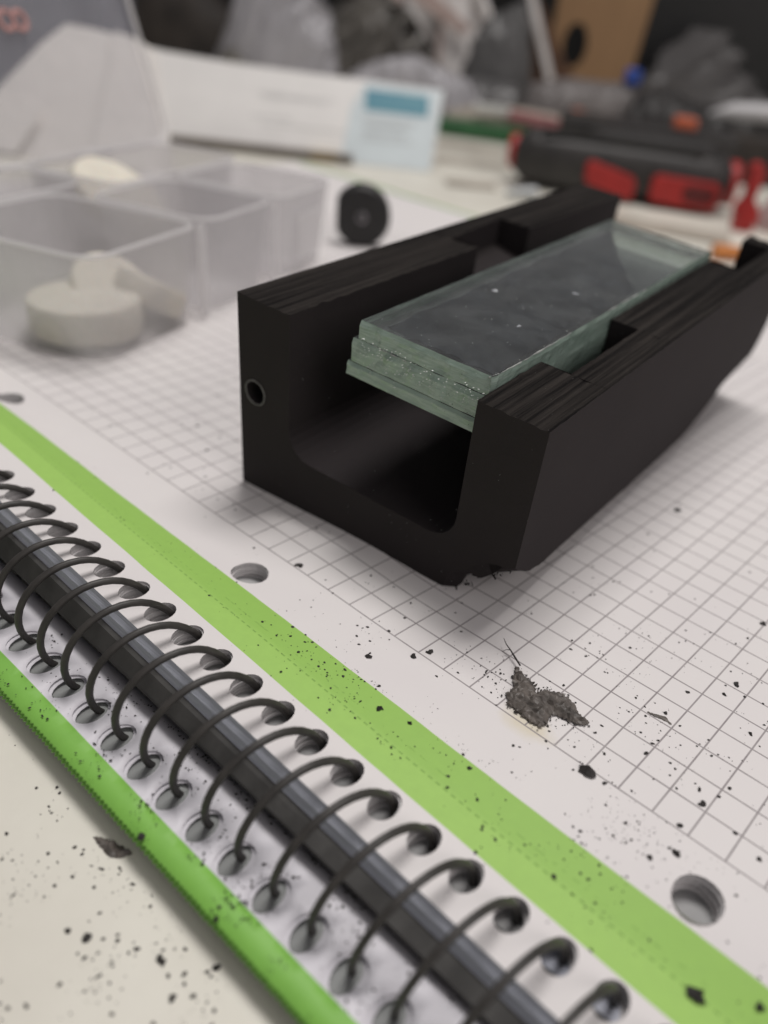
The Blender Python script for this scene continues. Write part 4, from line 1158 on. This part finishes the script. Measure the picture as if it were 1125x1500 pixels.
# large shaving lying on the grid
def ragged_sheet(outline, z0, height, seed, amp=1.0):
    """thin torn sheet with ragged rim and rough relief"""
    ol = [Vector(p) for p in outline]; rim = []
    for i, a in enumerate(ol):
        b = ol[(i + 1) % len(ol)]
        for k in range(9):
            t = k / 9; p = a.lerp(b, t); nrm = Vector(((b - a).y, -(b - a).x)).normalized()
            rim.append(p + nrm * amp * (-.12 + .40 * nz(p.x * 2.2, p.y * 2.2, seed) - .75 * max(0, nz(p.x * 5.5, p.y * 5.5, seed) - .12)))
    n = len(rim); c = sum(rim, Vector((0, 0))) / n
    pts = list(rim)
    x0, x1 = min(p.x for p in rim), max(p.x for p in rim); y0, y1 = min(p.y for p in rim), max(p.y for p in rim)
    g = .42; x = x0
    while x < x1:
        y = y0
        while y < y1: pts.append(Vector((x + .12 * nz(x, y, 3), y))); y += g
        x += g
    vv, ee, ff, *_ = delaunay_2d_cdt(pts, [(i, (i + 1) % n) for i in range(n)], [], 1, 1e-4)
    def zf(p):
        d = min((p - q).length for q in rim[::3])
        r_ = 1 - 2 * abs(noise.noise(Vector((p.x * .6 + p.y * .3, p.y * .9, seed)))); r2_ = abs(noise.noise(Vector(((p.x + p.y) * .5, (p.x - p.y) * 2.4, seed + 4))))
        return z0 + height * (min(1, d / 1.8) * .55 + .45 * r_ * min(1, d / .8) + .5 * r2_ * min(1, d / .5)) 
    mb = MB()
    top = [(p.x, p.y, zf(p)) for p in vv]; botv = [(p.x, p.y, z0 + (zf(p) - z0) * .25) for p in vv]
    m = len(vv)
    mb.add(top + botv, [tuple(f) for f in ff] + [tuple(m + i for i in reversed(f)) for f in ff])
    cnt = {}
    for f in ff:
        for i in range(len(f)):
            e_ = (f[i], f[(i + 1) % len(f)]); cnt[tuple(sorted(e_))] = cnt.get(tuple(sorted(e_)), 0) + 1
    for (a, b), k in cnt.items():
        if k == 1: mb.f.append((a, b, m + b, m + a)); mb.m.append(0)
    return mb
sh_px = [(757, 971), (768, 985), (778, 992), (786, 1008), (800, 1006), (822, 1010), (838, 1022), (848, 1040), (864, 1052), (852, 1055), (838, 1050), (822, 1042), (808, 1038), (803, 1050), (792, 1057), (778, 1050), (762, 1036), (746, 1025), (744, 1010), (754, 1000), (753, 984)]
SH = [crumb_uv(x, y + 4, 0.5) for x, y in sh_px]
cu, cv = 58.7, 6.6
e = empty('plastic_shaving', (cu, cv, .02), label='large ragged dark grey plastic shaving lying across the margin of the graph paper', cat='shaving')
ragged_sheet([(u - cu, v - cv) for u, v in SH], 0.05, 1.0, 4.0).build('curled_flake', MT['shaving'], e, recalc=True)
fib = [crumb_uv(x, y, z) for x, y, z in ((762, 975, .6), (753, 960, .8), (748, 952, .9), (742, 944, 1.0), (738, 935, 1.1))]
mb = MB(); mb.tube([(p[0] - cu, p[1] - cv, .6 + .12 * i) for i, p in enumerate(fib)], [.13, .14, .10, .08, .04], 6)
mb.tube([(fib[2][0] - cu - .0, fib[2][1] - cv, .9), (fib[2][0] - cu - .6, fib[2][1] - cv - .3, .7), (fib[2][0] - cu - .9, fib[2][1] - cv - .8, .4)], [.07, .06, .03], 5)
mb.build('thread', MT['crumb'], e)
r5 = random.Random(4); 
mb = MB()
for i in range(70):
    k = r5.randrange(len(SH)); u, v = SH[k]; u2, v2 = SH[(k + 1) % len(SH)]; t = r5.random()
    lump(mb, Vector((u + (u2 - u) * t + r5.gauss(0, .5) - cu, v + (v2 - v) * t + r5.gauss(0, .5) - cv, 0.02)), r5.uniform(.08, .3), r5)
o = mb.build('flake_crumbs', MT['crumb'], e, recalc=False); tag(o, kind='stuff')
MT['glint'] = mat('bright_lamp_glint', (0.42, 0.44, 0.47), 0.2)
# second loose flake: thin sliver further right, and a triangular flake on the table
def sliver(name, pxs, z, h, m, label, seed):
    uv = [crumb_uv(x, y, z) for x, y in pxs]; cu = sum(p[0] for p in uv) / len(uv); cv = sum(p[1] for p in uv) / len(uv)
    base = surf(cu, cv) or z
    o = ragged_sheet([(a - cu, b - cv) for a, b in uv], 0.03, h, seed, .3).build(name, MT[m])
    o.location = Vector((cu, cv, base)) * S
    tag(o, label, 'shaving')
sliver('plastic_sliver', [(948, 1043), (962, 1047), (975, 1050), (984, 1062), (974, 1056), (960, 1050)], 0, .35, 'shaving', 'thin pale grey sliver of plastic lying between grid lines right of the large shaving', 6)
sliver('plastic_flake', [(136, 1226), (162, 1232), (194, 1251), (176, 1257), (162, 1256), (150, 1243)], TABLE_Z, 1.1, 'shaving', 'pointed triangular dark flake on the table next to the green stub edge', 9)
for (x, y, a) in ((29.7, 34.4, 20), (40.4, 46.5, 10), (41.2, 24.0, 60)):  # pale flecks painting lamp reflections on the glass top
    mb = MB(); r7 = random.Random(int(x * 10)); c = Vector((x, y, 38.16))
    for k in range(3):
        d = Vector((math.cos(math.radians(a + 12 * k)), math.sin(math.radians(a + 12 * k)), 0)); q_ = c + Vector((r7.uniform(-.4, .4), r7.uniform(-.3, .3), 0))
        mb.add([(q_ - d * .5) * KB, (q_ + d * .5) * KB, (q_ + Vector((0, .14, .10))) * KB, (q_ + Vector((0, -.2, 0))) * KB], [(0, 3, 1), (0, 1, 2), (0, 2, 3), (1, 3, 2)])
    mb.build('glass_glint', MT['glint'], gl)
# dust on the block and glass
def on_block(name, count, fn, sm, label, m, seed):
    r6 = random.Random(seed); mb = MB()
    for i in range(count):
        p = fn(r6); lump(mb, Vector(p) * KB, r6.uniform(*sm), r6)
    o = mb.build(name, m, recalc=False); o.matrix_world = Matrix.Translation(BLOC * S) @ RB.to_4x4()
    tag(o, label, 'dust', kind='stuff')
MT['pale_dust'] = mat('pale_glass_dust', (0.62, 0.66, 0.63), 0.3)
on_block('glass_dust', 90, lambda r: (r.uniform(24, 48), r.uniform(5, 60), 38.17), (.04, .13), 'tiny pale glass splinters lying on the top slide', MT['pale_dust'], 1)
on_block('front_dust', 46, lambda r: (r.uniform(8, 60), r.choice((-0.12, -0.1)), r.uniform(2, 12) if r.random() < .7 else r.uniform(10, 34)), (.03, .09), 'tiny pale specks clinging to the front face of the black block', MT['pale_dust'], 2)
on_block('edge_dust', 170, lambda r: (r.uniform(24, 48), 3.25 + r.uniform(-.1, .1), 36.2 - abs(r.gauss(0, 2.2)) - (0 if r.random() < .7 else 2)), (.06, .24), 'bright glass splinters on the ground front edge of the stack', MT['pale_dust'], 3)
